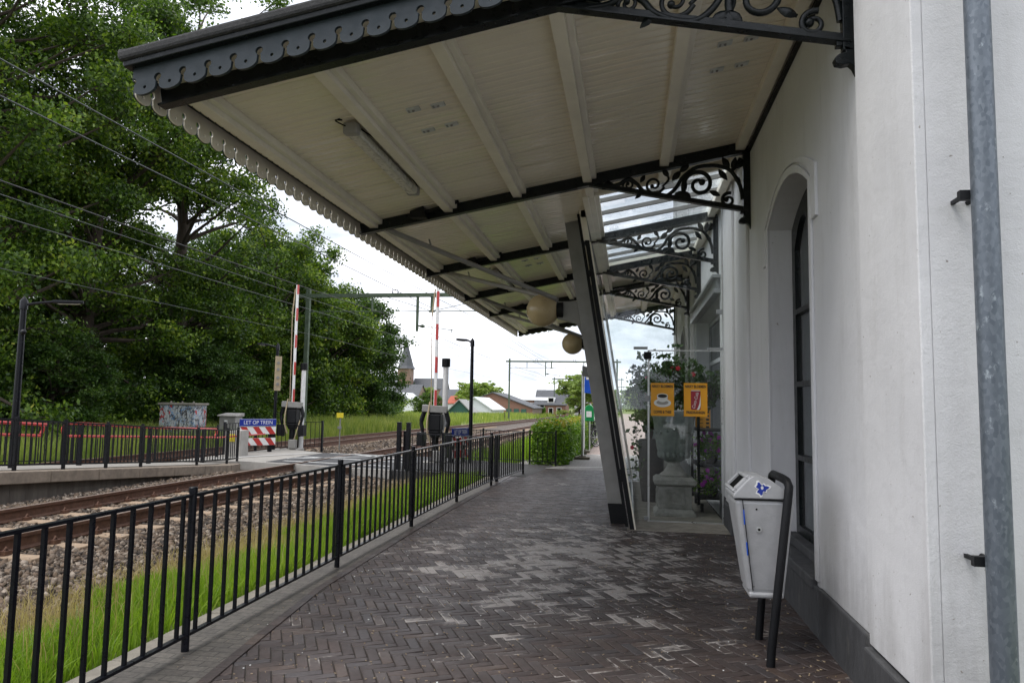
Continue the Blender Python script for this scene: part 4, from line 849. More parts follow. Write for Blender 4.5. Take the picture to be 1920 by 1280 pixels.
# ------------------------------------------------------------------ fences
def fence(name, pts, label, cat, H=1.0, group=None, post_r=.024, bars=15, zf=lambda x, y: 0, square=False, bar_w=.02, m='fence', low=.10, skip_posts=(), rail=.035):
    t = thing(name, (pts[0][0], pts[0][1], zf(*pts[0])), label, cat, group)
    for i, (x, y) in enumerate(pts):
        if i in skip_posts: continue
        z = zf(x, y); p = MB()
        if square: p.box(x - post_r, x + post_r, y - post_r, y + post_r, z - .08, z + H)
        else: p.tube([(x, y, z - .05), (x, y, z + H - .035)], post_r, 16).tube([(x, y, z + H - .034), (x, y, z + H - .002), (x, y, z + H + .002)], [post_r * 1.12, post_r * 1.12, post_r * .95], 16)
        p.build('post', M[m], t, smooth=not square)
    for (a, b_) in zip(pts, pts[1:]):
        A, B = Vector((*a, zf(*a))), Vector((*b_, zf(*b_))); d = (B - A); ln = d.length; u = d / ln; p = MB(); o = post_r
        up = Vector((0, 0, 1)); ht = H - .05
        p.bar(A + u * o + up * ht, B - u * o + up * ht, rail, rail * .5).bar(A + u * o + up * low, B - u * o + up * low, rail, rail * .5)
        n = max(2, round(bars * ln / 2.33))
        for k in range(n):
            q = A + d * ((k + .62) / (n + .24)); p.bar(q + up * low, q + up * ht, bar_w, bar_w, (0, 1, 0))
        p.build('panel', M[m], t)
    return t
fp = [(-2.72, -2.78), (-2.71, -.44), (-2.7, 1.88), (-2.7, 4.21), (-2.705, 6.57), (-2.7, 8.9), (-2.69, 11.28), (-2.6, 13.7), (-2.34, 16.15)]
fence('bar_fence', fp, 'long black bar fence with round posts along the brick platform', 'fence', H=1.0)
fence('bar_fence', [(-4.93, 15.6), (-3.95, 15.2), (-2.62, 14.4)], 'short black bar fence from the crossing gateposts back to the platform fence', 'fence', H=.92, post_r=.03, square=True, bar_w=.014, bars=18, group='short black fences by the crossing path')
fence('bar_fence', [(-5.0, 19.7), (-3.9, 19.3), (-2.55, 18.75), (-1.85, 18.55)], 'low black bar fence on the far side of the crossing path running into the hedge', 'fence', H=.9, post_r=.022, square=True, bar_w=.013, bars=16)
for x, y, l in ((-5.02, 15.45, 'thick black gatepost at the crossing, left one of the pair'), (-4.76, 15.3, 'thick black gatepost at the crossing, right one of the pair')):
    t = thing('gate_post', (x, y, 0), l, 'post', 'gateposts at the crossing'); MB().box(x - .045, x + .045, y - .045, y + .045, -.1, 1.1).build('post', M['fence'], t, bevel=.006); MB().box(x - .05, x + .05, y - .05, y + .05, 1.1, 1.12).build('cap', M['fence'], t)
def zi(x, y): return .05 + max(0, (15.6 - y)) * .0625 if y < 15.6 else .06
fence('bar_fence', [(-9.32, 4.9), (-9.32, 6.5), (-9.32, 8.2), (-9.32, 9.82), (-9.32, 10.8), (-9.32, 11.8), (-9.32, 12.75), (-9.32, 14.6), (-9.32, 15.8), (-9.35, 16.3)], 'black bar fence on the brown concrete edge of the island platform', 'fence', H=.83, zf=zi, square=True, post_r=.022, bar_w=.016, bars=21, rail=.05, low=.09)
fence('bar_fence', [(-10.62, 5), (-10.62, 7.5), (-10.62, 10), (-10.62, 12.5), (-10.62, 15), (-10.62, 17.5)], 'black bar fence at the back of the island platform beyond the red handrail', 'fence', H=.83, zf=zi, square=True, post_r=.022, bar_w=.014, bars=16, low=.09)
fence('bar_fence', [(-10.9, 18.3), (-10.85, 19.9), (-10.2, 21.35), (-9.45, 21.4)], 'short black bar fence behind the far crossing barrier and warning board', 'fence', H=.9, zf=lambda x, y: .05, square=True, post_r=.03, bar_w=.014, bars=16)
# red handrail
hr = thing('red_handrail', (-10.2, 12, .3), 'bright red double tube handrail along the island platform', 'handrail')
for (y0, y1) in ((3.5, 11.3), (11.75, 16.75)):
    z0, z1 = zi(0, y0), zi(0, y1); x = -10.2
    MB().tube(cr_spline([(x, y0 + .1, z0 + .77), (x, y0 + .5, z0 + .765), (x, (y0 + y1) / 2, (z0 + z1) / 2 + .75), (x, y1 - .25, z1 + .76), (x, y1 - .05, z1 + .74), (x, y1, z1 + .67), (x, y1 - .04, z1 + .58)]), .027, 10).tube([(x, y0 + .02, z0 + .55), (x, y1 - .04, z1 + .55)], .025, 10).tube(cr_spline([(x, y0 + .1, z0 + .77), (x, y0, z0 + .7), (x, y0 + .03, z0 + .55)]), .026, 10).build('rail_loop', M['red'], hr, smooth=True)
MB().tube([(-10.2, 16.7, .6), (-10.2, 19.2, .6)], .02, 8).build('rail_loop', M['red'], hr)
for y in (4, 6, 8, 10, 12.2, 14.2, 16.2): MB().box(-10.235, -10.165, y - .03, y + .03, zi(0, y) - .05, zi(0, y) + .78).build('post', M['fence'], hr)
# island platform
ip = thing('island_platform', (-9.8, 8, 0), 'narrow ramped island platform with brown concrete kerb between the tracks', 'platform')
kb = MB(); ys_ = [-12 + 1.06 * i for i in range(27)]; ys_ = [y for y in ys_ if y < 15.9] + [15.95]
for y0, y1 in zip(ys_, ys_[1:]): kb.hexa([(-9.42, y0 + .006, zi(0, y0) - .185), (-9.05, y0 + .006, zi(0, y0) - .185), (-9.05, y1 - .006, zi(0, y1) - .185), (-9.42, y1 - .006, zi(0, y1) - .185)], [(-9.42, y0 + .006, zi(0, y0)), (-9.05, y0 + .006, zi(0, y0)), (-9.05, y1 - .006, zi(0, y1)), (-9.42, y1 - .006, zi(0, y1))])
kb.build('kerb', M['isl_kerb'], ip, bevel=.012)
rw = MB(); y = -12
while y < 15.6:
    y1 = min(y + 1.2, 15.9); rw.hexa([(-9.3, y + .008, -.4), (-9.16, y + .008, -.4), (-9.16, y1, -.4), (-9.3, y1, -.4)], [(-9.3, y + .008, zi(0, y) - .186), (-9.16, y + .008, zi(0, y) - .186), (-9.16, y1, zi(0, y1) - .186), (-9.3, y1, zi(0, y1) - .186)]); y += 1.2
rw.build('retaining_wall', M['retain'], ip)
MB().hexa([(-10.75, -12, -.4), (-9.425, -12, -.4), (-9.425, 15.9, -.4), (-10.75, 15.9, -.4)], [(-10.75, -12, zi(0, -12) - .012), (-9.425, -12, zi(0, -12) - .012), (-9.425, 15.9, .05), (-10.75, 15.9, .05)]).build('surface', M['sidewalk'], ip)
# ------------------------------------------------------------------ street lamps
def lamp(x, y, z0, zt, ang, label, head=.42, arm=.3, r=.045):
    t = thing('street_lamp', (x, y, z0), label, 'street lamp', 'black street lamps')
    MB().tube([(x, y, z0 - .05), (x, y, z0 + 1.0), (x, y, zt)], [r, r, r * .82], 14).build('pole', M['fence'], t, smooth=True)
    d = Vector((math.cos(ang), math.sin(ang), 0)); P = Vector((x, y, zt))
    MB().tube([P + Vector((0, 0, -.12)), P + Vector((0, 0, .02)), P + Vector((0, 0, .1))], [r * 1.15, r * 1.1, .006], 12).build('pole_cap', M['fence'], t, smooth=True)
    MB().tube(cr_spline([P - d * .02 + Vector((0, 0, -.05)), P + d * arm * .5 + Vector((0, 0, .0)), P + d * arm + Vector((0, 0, .035))]), .022, 8).build('arm', M['fence'], t, smooth=True)
    a = P + d * arm + Vector((0, 0, .035)); h = MB().bar(a, a + d * head + Vector((0, 0, .02)), .13, .055); hd = h.build('lamp_head', M['fence'], t, bevel=.015)
    MB().bar(a + d * .08 + Vector((0, 0, -.031)), a + d * (head - .05) + Vector((0, 0, -.014)), .09, .006).build('lamp_glass', M['lampglass'], hd)
    return t
lamp(-3.98, 18.05, .05, 3.14, R(183), 'black street lamp near the second warning board, its arm turned towards the tracks', .3, .12, .05)
lamp(-10.7, 20.7, .05, 3.22, R(195), 'black street lamp behind the far warning board with a tan panel on it', .3, .3, .05)
t = lamp(-9.87, 10.35, .36, 3.1, R(35), 'black street lamp rising behind the island fence with its arm over the platform', .45, .4, .055)
q = MB().ball((-9.79, 10.3, 2.6), .045, 10, 8).build('sensor', M['fence'], t)
tp = thing('tan_panel', (-10.62, 20.6, 1.7), 'narrow tan panel strapped to the far lamp pole', 'panel'); MB().bar((-10.61, 20.6, 1.85), (-10.6, 20.6, 2.9), .19, .05, (1, -1, 0)).build('board', M['tan'], tp, bevel=.006)
for z in (2.05, 2.25, 2.5, 2.7): MB().tube([(-10.59, 20.575, z), (-10.575, 20.55, z)], .045, 12).build('lens', M['greywood'], tp)
# ------------------------------------------------------------------ warning boards
def warning(p0, p1, zt, label, sc=1.0, z0=.06):
    p0, p1 = Vector((*p0, 0)), Vector((*p1, 0)); d = (p1 - p0).normalized(); nrm = Vector((d.y, -d.x, 0)); L_ = (p1 - p0).length
    t = thing('warning_board', ((p0 + p1) / 2 + Vector((0, 0, z0))), label, 'warning sign', 'train warning boards')
    def pt(a, z, o=0): return p0 + d * a + nrm * o + Vector((0, 0, z))
    def plate(mb, a0, a1, z0_, z1_, o0, o1): return mb.hexa([pt(a0, z0_, o0), pt(a0, z0_, o1), pt(a1, z0_, o1), pt(a1, z0_, o0)], [pt(a0, z1_, o0), pt(a0, z1_, o1), pt(a1, z1_, o1), pt(a1, z1_, o0)])
    for a in (.1, L_ - .14): plate(MB(), a - .05, a + .05, z0 - .05, zt - .1, -.08, -.005).build('post', M['fence'], t)
    bp = plate(MB(), 0, L_, zt - .215, zt, 0, .025).build('blue_panel', M['blue'], t, bevel=.004)
    plate(plate(MB(), .008, L_ - .008, zt - .207, zt - .2, .025, .027), .008, L_ - .008, zt - .015, zt - .008, .025, .027).build('panel_border', M['white'], bp)
    rot = Matrix((d, Vector((0, 0, 1)), nrm)).transposed()
    text('lettering', 'LET OP TREIN', .15, M['white'], bp, rot, pt(L_ / 2, zt - .108, .0265), sx=L_ * .86 / 1.0)
    for zt2 in (zt - .23, zt - .545):
        st = plate(MB(), 0, L_, zt2 - .21, zt2, 0, .02).build('striped_board', M['white'], t); s = MB(); w_ = L_ / 6
        for k in range(3):
            a = .02 + k * 2 * w_; s.hexa([pt(a + w_ * .9, zt2 - .208, .02), pt(a + w_ * .9, zt2 - .208, .0235), pt(min(L_ - .001, a + w_ * 1.85), zt2 - .208, .0235), pt(min(L_ - .001, a + w_ * 1.85), zt2 - .208, .02)], [pt(a, zt2 - .002, .02), pt(a, zt2 - .002, .0235), pt(a + w_, zt2 - .002, .0235), pt(a + w_, zt2 - .002, .02)])
        s.build('red_stripes', M['red'], st)
warning((-10.85, 18.95), (-10.2, 19.82), 1.02, 'blue LET OP TREIN warning board over red striped planks at the far crossing side')
warning((-4.40, 17.75), (-4.12, 18.38), .93, 'blue LET OP TREIN warning board half hidden behind the platform fence')
# ------------------------------------------------------------------ crossing barriers
def barrier(x, y, z, zt, zarm, label, tilt=0):
    t = thing('crossing_barrier', (x, y, z), label, 'barrier', 'raised level crossing barriers')
    MB().box(x - .28, x + .28, y - .28, y + .28, z - .1, z + .04).build('base', M['concrete'], t, bevel=.02)
    MB().tube([(x, y, z), (x, y, z + .95)], .085, 16).tube([(x, y, z + .03), (x, y, z + .06)], .16, 16).build('stand', M['black'], t, smooth=True)
    hs = MB().hexa([(x - .1, y - .12, z + .62), (x + .1, y - .12, z + .62), (x + .1, y + .12, z + .62), (x - .1, y + .12, z + .62)], [(x - .16, y - .16, z + .8), (x + .16, y - .16, z + .8), (x + .16, y + .16, z + .8), (x - .16, y + .16, z + .8)])
    hs.box(x - .16, x + .16, y - .16, y + .16, z + .801, z + 1.22).box(x - .15, x + .15, y - .16, y + .16, z + 1.221, z + 1.3); hs.build('drive_housing', M['black'], t, bevel=.03)
    MB().bar((x - .32, y - .1, z + zarm - .06), (x + .32, y - .1, z + zarm - .09), .14, .17).bar((x - .32, y - .08, z + zarm - .07), (x - .3, y + .14, z + zarm - .07), .05, .2).build('cross_beam', M['greywood'], t, bevel=.01)
    for s in (-1, 1):
        a = MB().tube(cr_spline([(x + s * .28, y - .06, z + zarm - .14), (x + s * .35, y - .08, z + zarm - .4), (x + s * .31, y - .1, z + zarm - .62), (x + s * .27, y - .1, z + .4)]), [.06] * 8 + [.05] * 8 + [.04] * 9, 8)
        ar = a.build('counterweight_arm', M['black'], t, smooth=True)
        MB().box(x + s * .34 - .09, x + s * .34 + .09, y - .2, y + .02, z + .42, z + .76).box(x + s * .34 - .07, x + s * .34 + .07, y - .21, y - .2, z + .46, z + .74).build('counterweight', M['black'], ar, bevel=.02)
    bx = x - .02; P = [Vector((bx + tilt * (zz), y - .02, z + zarm + zz)) for zz in (-.1, zt - zarm)]
    bm_ = MB().bar(P[0], P[1], .075, .05, (0, 1, 0)).build('boom', M['white'], t, bevel=.008)
    Lb = (P[1] - P[0]).length; dd = (P[1] - P[0]) / Lb; q = .1; ox, wx_ = (.02, .038) if x < -8 else (.01, .058)
    while q < Lb:
        MB().bar(P[0] + dd * q + Vector((ox, -.002, 0)), P[0] + dd * min(Lb + .002, q + .4) + Vector((ox, -.002, 0)), wx_, .062, (0, 1, 0)).build('red_stripe', M['red'], bm_); q += .84
    c = MB(); c.tube([P[0] + Vector((-.1, 0, 0)), P[0] + dd * (Lb * .75) + Vector((-.14, 0, 0))], .013, 6).tube([P[0] + dd * (Lb * .75) + Vector((-.14, 0, 0)), P[0] + dd * (Lb * .97) + Vector((-.07, 0, 0))], .02, 6)
    c.build('boom_cable', M['tan'], t)
    MB().box(x + .02, x + .26, y - .32, y - .18, z + .05, z + .32).build('cable_box', M['greywood'], t, bevel=.02)
    c = MB(); c.tube(cr_spline([(x + .1, y - .2, z + .15), (x + .22, y - .22, z + .5), (x + .3, y - .15, z + .9)]), .016, 6).tube(cr_spline([(x - .08, y - .2, z + .5), (x - .16, y - .24, z + .9), (x - .12, y - .15, z + zarm + .1)]), .02, 6); c.build('cable', M['tan'], t)
    wx = x + .17
    wp = MB().tube([(wx, y + .25, z), (wx, y + .25, z + zarm + 1.0)], .07, 14).build('bell_post', M['white'], t, smooth=True)
    MB().tube([(wx, y + .25, z + zarm + 1.0), (wx, y + .25, z + zarm + 1.22)], .11, 16).build('bell_cap', M['black'], wp, bevel=.02)
barrier(-10.22, 20.95, .06, 5.1, 1.45, 'raised red and white crossing barrier on the far side of the tracks before the trees')
barrier(-4.82, 17.75, .06, 4.5, 1.42, 'raised red and white crossing barrier nearer the platform against the sky')
# ------------------------------------------------------------------ cabinets, small sign
t = thing('graffiti_cabinet', (-16.1, 24, -.2), 'wide trackside cabinet covered in graffiti under the oak trees', 'cabinet')
MB().box(-16.88, -15.5, 23.95, 24.75, -.3, 1.33).build('body', M['graffiti'], t, bevel=.02); MB().box(-16.93, -15.45, 23.9, 24.8, 1.33, 1.41).build('lid', M['kerb'], t, bevel=.015)
q = MB()
for x in (-16.6, -16.15, -15.7): q.tube([(x, 24.2, 1.41), (x, 24.2, 1.47)], .03, 8)
q.build('vent', M['kerb'], t); MB().box(-16.95, -15.43, 23.85, 24.85, -.35, -.12).build('plinth', M['concrete'], t)
t = thing('grey_cabinet', (-15.05, 25.5, -.2), 'small grey trackside cabinet with a sloping lid left of the warning board', 'cabinet')
MB().box(-15.38, -14.72, 25.4, 25.9, -.35, .92).build('body', M['greywood'], t, bevel=.015); MB().hexa([(-15.44, 25.33, .92), (-14.66, 25.33, .92), (-14.66, 25.95, .92), (-15.44, 25.95, .92)], [(-15.44, 25.33, .97), (-14.66, 25.33, .97), (-14.66, 25.95, 1.05), (-15.44, 25.95, 1.05)]).build('lid', M['concrete'], t, bevel=.015)
MB().box(-15.16, -15.04, 25.392, 25.4, .62, .78).build('label_plate', M['white'], t)
t = thing('electric_cabinet', (-10.4, 17.9, 0), 'low pale cabinet with a yellow label behind the end of the island fence', 'cabinet')
MB().box(-10.55, -10.1, 17.75, 18.15, 0, .75).build('body', M['concrete'], t, bevel=.015); MB().box(-10.42, -10.26, 17.742, 17.75, .45, .65).build('yellow_label', M['yellow'], t)
t = thing('small_yellow_sign', (-9.62, 23.2, -.1), 'small yellow sign on a thin post in the ballast between the tracks', 'sign')
MB().tube([(-9.62, 23.2, -.2), (-9.62, 23.2, 1.1)], .022, 8).build('post', M['greywood'], t); MB().bar((-9.74, 23.17, 1.09), (-9.5, 23.17, 1.09), .02, .17).build('sign_plate', M['yellow'], t)
MB().bar((-9.68, 23.16, .68), (-9.56, 23.16, .68), .05, .09).build('box', M['greywood'], t)
# ------------------------------------------------------------------ overhead line
def portal(y, x0, x1, z, label, full=True, zp=None, small=False):
    t = thing('catenary_portal', (x0, y, ztr(y)), label, 'overhead line mast', 'green overhead line portals'); g = ztr(y) - .3; zp = zp or z + .35; s = .1 if not small else .09
    for x in (x0, x1): MB().box(x - s, x + s, y - s, y + s, g, zp).box(x - s * 1.9, x + s * 1.9, y - s * 1.9, y + s * 1.9, g, g + .35).build('mast', M['green'], t)
    MB().bar((x0 - .5, y, z), (x1 + .5, y, z), .14, .2).build('cross_beam', M['green'], t)
    for x, l1 in ((-10.6, 1.85), (-5.7, 1.85)):
        d = MB().box(x - .06, x + .06, y - .06, y + .06, z - l1, z - .1).build('drop_post', M['green'], t)
        MB().tube([(x + .06, y, z - l1 + .28), (x + .3, y, z - l1 + .26)], [.03, .1], 8).tube([(x + .3, y, z - l1 + .26), (x + .42, y, z - l1 + .24)], [.1, .03], 8).tube([(x + .42, y, z - l1 + .25), (x + 1.9, y, z - l1 + .05)], .02, 6).tube([(x + 1.8, y, z - l1 + .12), (x + 1.8, y, z - l1 - .08)], .02, 6).build('steady_arm', M['green'], d)
    MB().box(-9.92, -9.78, y - .05, y + .05, z - .8, z - .1).box(-9.99, -9.71, y - .07, y + .07, z - .88, z - .78).build('bracket_post', M['green'], t); MB().box(-13.06, -12.98, y - .04, y + .04, z - .85, z - .1).build('bracket_post', M['green'], t)
    MB().tube([(x0, y, z - .83), (x1, y, z - .83)], .025, 6).tube([(-12.2, y, z - .1), (-9.85, y, z - .83)], .016, 5).tube([(-9.85, y, z - .83), (-6.5, y, z - .1)], .016, 5).build('tie_wire', M['green'], t)
    for x in (-11.8, -6.9): MB().tube([(x - .14, y, z + .1), (x - .14, y, z + .3), (x + .14, y, z + .3), (x + .14, y, z + .1)], .03, 6).build('insulator', M['darkwire'], t)
portal(35, -16.5, -1.58, 7.0, 'green overhead line portal nearest the camera crossing before the trees')
portal(92, -15.3, -1.5, 7.1, 'green overhead line portal beyond the crossing in front of the white house')
portal(150, -15.4, -1.5, 7.0, 'thin overhead line portal in the middle distance left of the blue flag sign', small=True)
portal(210, -15.4, -1.5, 7.0, 'tiny overhead line portal farthest along the line', small=True)
def wire(x, z, y0, y1, r, label, sag=.0, name='overhead_wire', dx=0):
    t = MB(); n = 60; pts = []
    for i in range(n + 1):
        y = y0 + (y1 - y0) * i / n; ph = ((y - 35) / 57.5) % 1
        pts.append((x + dx * math.cos(math.pi * (y - 35) / 57.5), y, z - sag * 4 * ph * (1 - ph) + ztr(y) * .6))
    t.tube(pts, r, 5); o = t.build(name, M['wire'] if r < .012 else M['darkwire'], None); return tag(o, label, 'wire', 'overhead wires')
wire(-6.9, 4.9, -20, 207, .0095, 'lower contact wire of the nearer track running past the oak trees', .06, dx=.15)
wire(-6.9, 5.55, -20, 207, .010, 'upper carrying wire of the nearer track just left of the canopy corner', .3)
wire(-11.8, 5.95, -20, 207, .015, 'thick dark feeder wire over the farther track', .35)
wire(-11.8, 5.45, -20, 207, .010, 'carrying wire of the farther track under the thick feeder', .1)
wire(-11.8, 4.98, -20, 207, .0095, 'lowest contact wire of the farther track against the trees', .05, dx=.15)
wire(-15.5, 4.9, -20, 207, .0095, 'thin wire strung along the tree side of the masts', .2)
wire(-8.6, 7.2, 35, 207, .010, 'high feeder wire along the portal tops right of the spire', .7)
wire(-4.6, 7.4, 35, 207, .010, 'high feeder wire seen between canopy edge and far portal', .9)
# ------------------------------------------------------------------ vegetation
def leaf_arrays(cent, per, sig, size, rg, flat=.7, upb=.5):
    n = len(cent) * per; c = np.repeat(cent, per, 0) + rg.normal(0, 1, (n, 3)) * np.array([sig, sig, sig * flat])
    nr = rg.normal(0, 1, (n, 3)) + np.array([0, 0, upb]); nr /= np.linalg.norm(nr, axis=1)[:, None]
    a = np.cross(nr, rg.normal(0, 1, (n, 3))); a /= np.linalg.norm(a, axis=1)[:, None] + 1e-9; b = np.cross(nr, a)
    s = (size * rg.uniform(.6, 1.3, n))[:, None]
    V = np.stack([c - a * s * .55, c + b * s * .33 + nr * s * .06, c + a * s * .55, c - b * s * .33 + nr * s * .06], 1)
    return V.reshape(-1, 3)
def quads(V): return np.arange(len(V)).reshape(-1, 4)
def tree_parts(seed, H, rx, rz, zc_, nb=60, tw=24, lv=22, ls=.17, br=1.15, tr=.3, shell=.45, low=0):
    rg = np.random.default_rng(seed); rd = random.Random(seed)
    tm = MB(); tx = [(0, 0, -.4)]; zt = zc_ + rz * .55; px = py_ = 0
    for i in range(1, 9):
        px += rd.gauss(0, .12); py_ += rd.gauss(0, .12); tx.append((px, py_, zt * i / 8))
    tm.tube(tx, [tr * 1.35] + [tr * (1 - .78 * i / 8) for i in range(1, 9)], 9)
    def at(z):
        f = max(0, min(7.99, z / zt * 8)); i = int(f); a, b = Vector(tx[i]), Vector(tx[i + 1]); return a.lerp(b, f - i)
    d = rg.normal(0, 1, (nb, 3)); d /= np.linalg.norm(d, axis=1)[:, None]; rad = rg.random(nb) ** shell
    B = d * rad[:, None] * np.array([rx, rx, rz]) + np.array([0, 0, zc_])
    if low:
        B2 = rg.normal(0, 1, (low, 3)); B2 = B2 / np.linalg.norm(B2, axis=1)[:, None] * np.array([rx * .95, rx * .95, 0]) * (rg.random((low, 1)) ** .4); B2[:, 2] = rg.uniform(.6, zc_ - rz * .6, low); B = np.vstack([B, B2])
    cents = []
    for q in B:
        q = Vector(q); z0 = min(max(q.z - rd.uniform(.25, .5) * math.hypot(q.x, q.y) - .6, zc_ - rz * 1.05, .5), zt * .98); a = at(z0); m = a.lerp(q, .55) + Vector((rd.gauss(0, .2), rd.gauss(0, .2), -.15 + rd.gauss(0, .15)))
        r0 = tr * .36 * (1 - .5 * z0 / zt); tm.tube([a, a.lerp(m, .5) + Vector((0, 0, .08)), m, q], [r0, r0 * .75, r0 * .5, .018], 5, caps=False)
        k = max(6, int(tw * rd.uniform(.6, 1.3))); b_ = br * rd.uniform(.7, 1.25); e = rg.normal(0, 1, (k, 3)); e /= np.linalg.norm(e, axis=1)[:, None] + 1e-9
        T = np.array(q) + e * (rg.random((k, 1)) ** .5) * np.array([b_, b_, b_ * .62]); cents.append(T)
        for w_ in T[::4]: tm.tube([q.lerp(m, .2), Vector(w_)], [.02, .006], 3, caps=False)
    return tm, leaf_arrays(np.vstack(cents), lv, .215 * br ** .5, ls, rg)
def make_tree(name, parts, m, label, group, loc):
    t = thing(name, (0, 0, 0), label, 'tree', group); tm, V = parts
    tm.build('trunk', M['bark'], t, smooth=True, angle=70); link_mesh('crown', V, quads(V), m, t); t.location = loc; return t
def put_tree(src, loc, rz, sc, label, group=None):
    c = copy_tree(src); c.location = loc; c.rotation_euler = (0, 0, rz); c.scale = sc if isinstance(sc, tuple) else (sc, sc, sc); c['label'] = label
    if group: c['group'] = group
    return c
OG = 'tall oaks beyond the tracks'
oakA = make_tree('oak_tree', tree_parts(3, 19, 5.2, 7.6, 11.8, 92, 24, 40, .14, 1.2, .42, .42, 34), LEAF_OAK, 'tall dense oak behind the street lamp with its trunk showing', OG, (-21.5, 25.4, -.1))
oakB = make_tree('oak_tree', tree_parts(11, 20, 5.0, 8.0, 12.4, 64, 20, 40, .135, 1.0, .36, .48, 30), LEAF_OAK, 'tall open crowned oak with bare limbs and sky gaps beside the canopy corner', OG, (-20.8, 30.6, -.15)); oakB.scale = (1.16, 1.16, 1.16)
put_tree(oakA, (-21, 19.2, -.1), 2.1, .98, 'oak cut off by the edge of the view behind the street lamp pole')
put_tree(oakB, (-27.5, 27, 0), 1.3, (1, 1, .72), 'oak in the second row behind the lamp'); put_tree(oakA, (-28.5, 36, 0), 4.0, (.9, .9, .62), 'oak in the second row behind the open crowned oak')
put_tree(oakB, (-24.5, 21.5, 0), 3.9, (1, 1, .85), 'oak in the second row behind the one cut off by the view edge')
medA = make_tree('broadleaf_tree', tree_parts(21, 12.5, 4.1, 5.2, 6.4, 85, 24, 30, .165, 1.0, .28, .38, 30), LEAF_OAK, 'rounded tree between the open oak and the far barrier', 'rounded trees beside the track', (-20.4, 37.6, -.2)); medA.scale = (1.02, 1.02, 1.08)
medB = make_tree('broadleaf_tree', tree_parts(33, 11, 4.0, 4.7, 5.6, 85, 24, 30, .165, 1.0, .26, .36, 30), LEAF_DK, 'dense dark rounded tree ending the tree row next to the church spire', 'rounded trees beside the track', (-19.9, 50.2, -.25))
put_tree(medA, (-20.3, 43.6, -.2), 2.2, (1.0, 1.0, 1.1), 'rounded tree rising just beyond the far barrier boom'); put_tree(medB, (-24.5, 48, -.2), 1.0, 1.1, 'rounded tree behind the two by the far barrier')
put_tree(medB, (-24.5, 42, -.2), 4.4, (1.1, 1.1, 1.32), 'rounded tree behind the far barrier top')
put_tree(medB, (-18.9, 29.5, -.3), .4, (.62, .62, .52), 'low bushy tree in front of the oak trunks beside the graffiti cabinet', 'low trees under the oaks'); put_tree(medA, (-20.5, 34.0, -.3), 5.0, (.8, .8, .62), 'low bushy tree behind the grey cabinet', 'low trees under the oaks')
put_tree(medB, (-20.5, 22.6, -.3), 2.4, (.6, .6, .46), 'low bushy tree under the oaks behind the red handrail', 'low trees under the oaks')
# shaded wood behind the row
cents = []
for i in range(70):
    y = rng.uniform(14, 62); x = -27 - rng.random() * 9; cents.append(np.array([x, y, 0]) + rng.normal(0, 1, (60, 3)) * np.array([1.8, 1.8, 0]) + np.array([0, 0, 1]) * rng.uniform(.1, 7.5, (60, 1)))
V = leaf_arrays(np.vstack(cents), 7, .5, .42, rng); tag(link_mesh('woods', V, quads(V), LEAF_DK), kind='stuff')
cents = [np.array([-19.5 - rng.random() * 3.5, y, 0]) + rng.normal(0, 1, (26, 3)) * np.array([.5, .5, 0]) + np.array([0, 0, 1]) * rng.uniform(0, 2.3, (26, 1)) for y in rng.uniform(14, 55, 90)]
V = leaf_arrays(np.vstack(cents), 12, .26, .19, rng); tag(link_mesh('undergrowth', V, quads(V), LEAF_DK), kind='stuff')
# light bushes right of the tree row
bush = thing('bush', (0, 0, 0), 'bright green bush right of the tree row in front of the church', 'bush', 'bushes beside the tree row'); bp, V = tree_parts(44, 3.2, 1.9, 1.5, 1.6, 30, 18, 20, .17, .6, .09, .4, 6)
bp.build('stem', M['bark'], bush); link_mesh('foliage', V, quads(V), LEAF_OAK, bush); bush.location = (-23.4, 66, -.3); bush.scale = (1, 1, .8)
put_tree(bush, (-22.4, 62.5, -.4), 1.4, (1.05, 1.05, .75), 'low light bush at the foot of the last dark tree'); put_tree(bush, (-26.0, 75, -.4), 2.9, (1.2, 1.2, .92), 'larger dark bush left of the nearer barrier pole'); put_tree(bush, (-24.0, 84, -.4), 4.2, (1.0, 1.0, .95), 'bush right of the nearer barrier pole beside the green shed')
put_tree(bush, (-20.8, 60, -.45), 5.2, (.9, .9, .55), 'small pale bush on the grass bank')
# far trees
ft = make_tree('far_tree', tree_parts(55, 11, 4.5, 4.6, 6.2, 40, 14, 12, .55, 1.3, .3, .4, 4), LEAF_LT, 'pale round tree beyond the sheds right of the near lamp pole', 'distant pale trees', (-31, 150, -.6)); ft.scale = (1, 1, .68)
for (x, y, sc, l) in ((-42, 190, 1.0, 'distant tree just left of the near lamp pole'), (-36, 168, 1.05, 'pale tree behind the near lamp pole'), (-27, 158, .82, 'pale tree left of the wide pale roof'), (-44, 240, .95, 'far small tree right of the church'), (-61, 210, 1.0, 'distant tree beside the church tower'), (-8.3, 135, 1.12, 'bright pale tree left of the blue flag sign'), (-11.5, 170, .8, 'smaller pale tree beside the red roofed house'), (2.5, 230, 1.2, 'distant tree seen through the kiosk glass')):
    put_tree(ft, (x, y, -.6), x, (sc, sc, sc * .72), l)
cents = [np.array([x, 520 + rng.uniform(-40, 60), 0]) + rng.normal(0, 1, (14, 3)) * np.array([5, 5, 0]) + np.array([0, 0, 1]) * rng.uniform(-1, 8, (14, 1)) for x in rng.uniform(-260, 160, 130)]
V = leaf_arrays(np.vstack(cents), 6, 2.2, 3.0, rng); tag(link_mesh('distant_woods', V, quads(V), LEAF_OAK), kind='stuff')
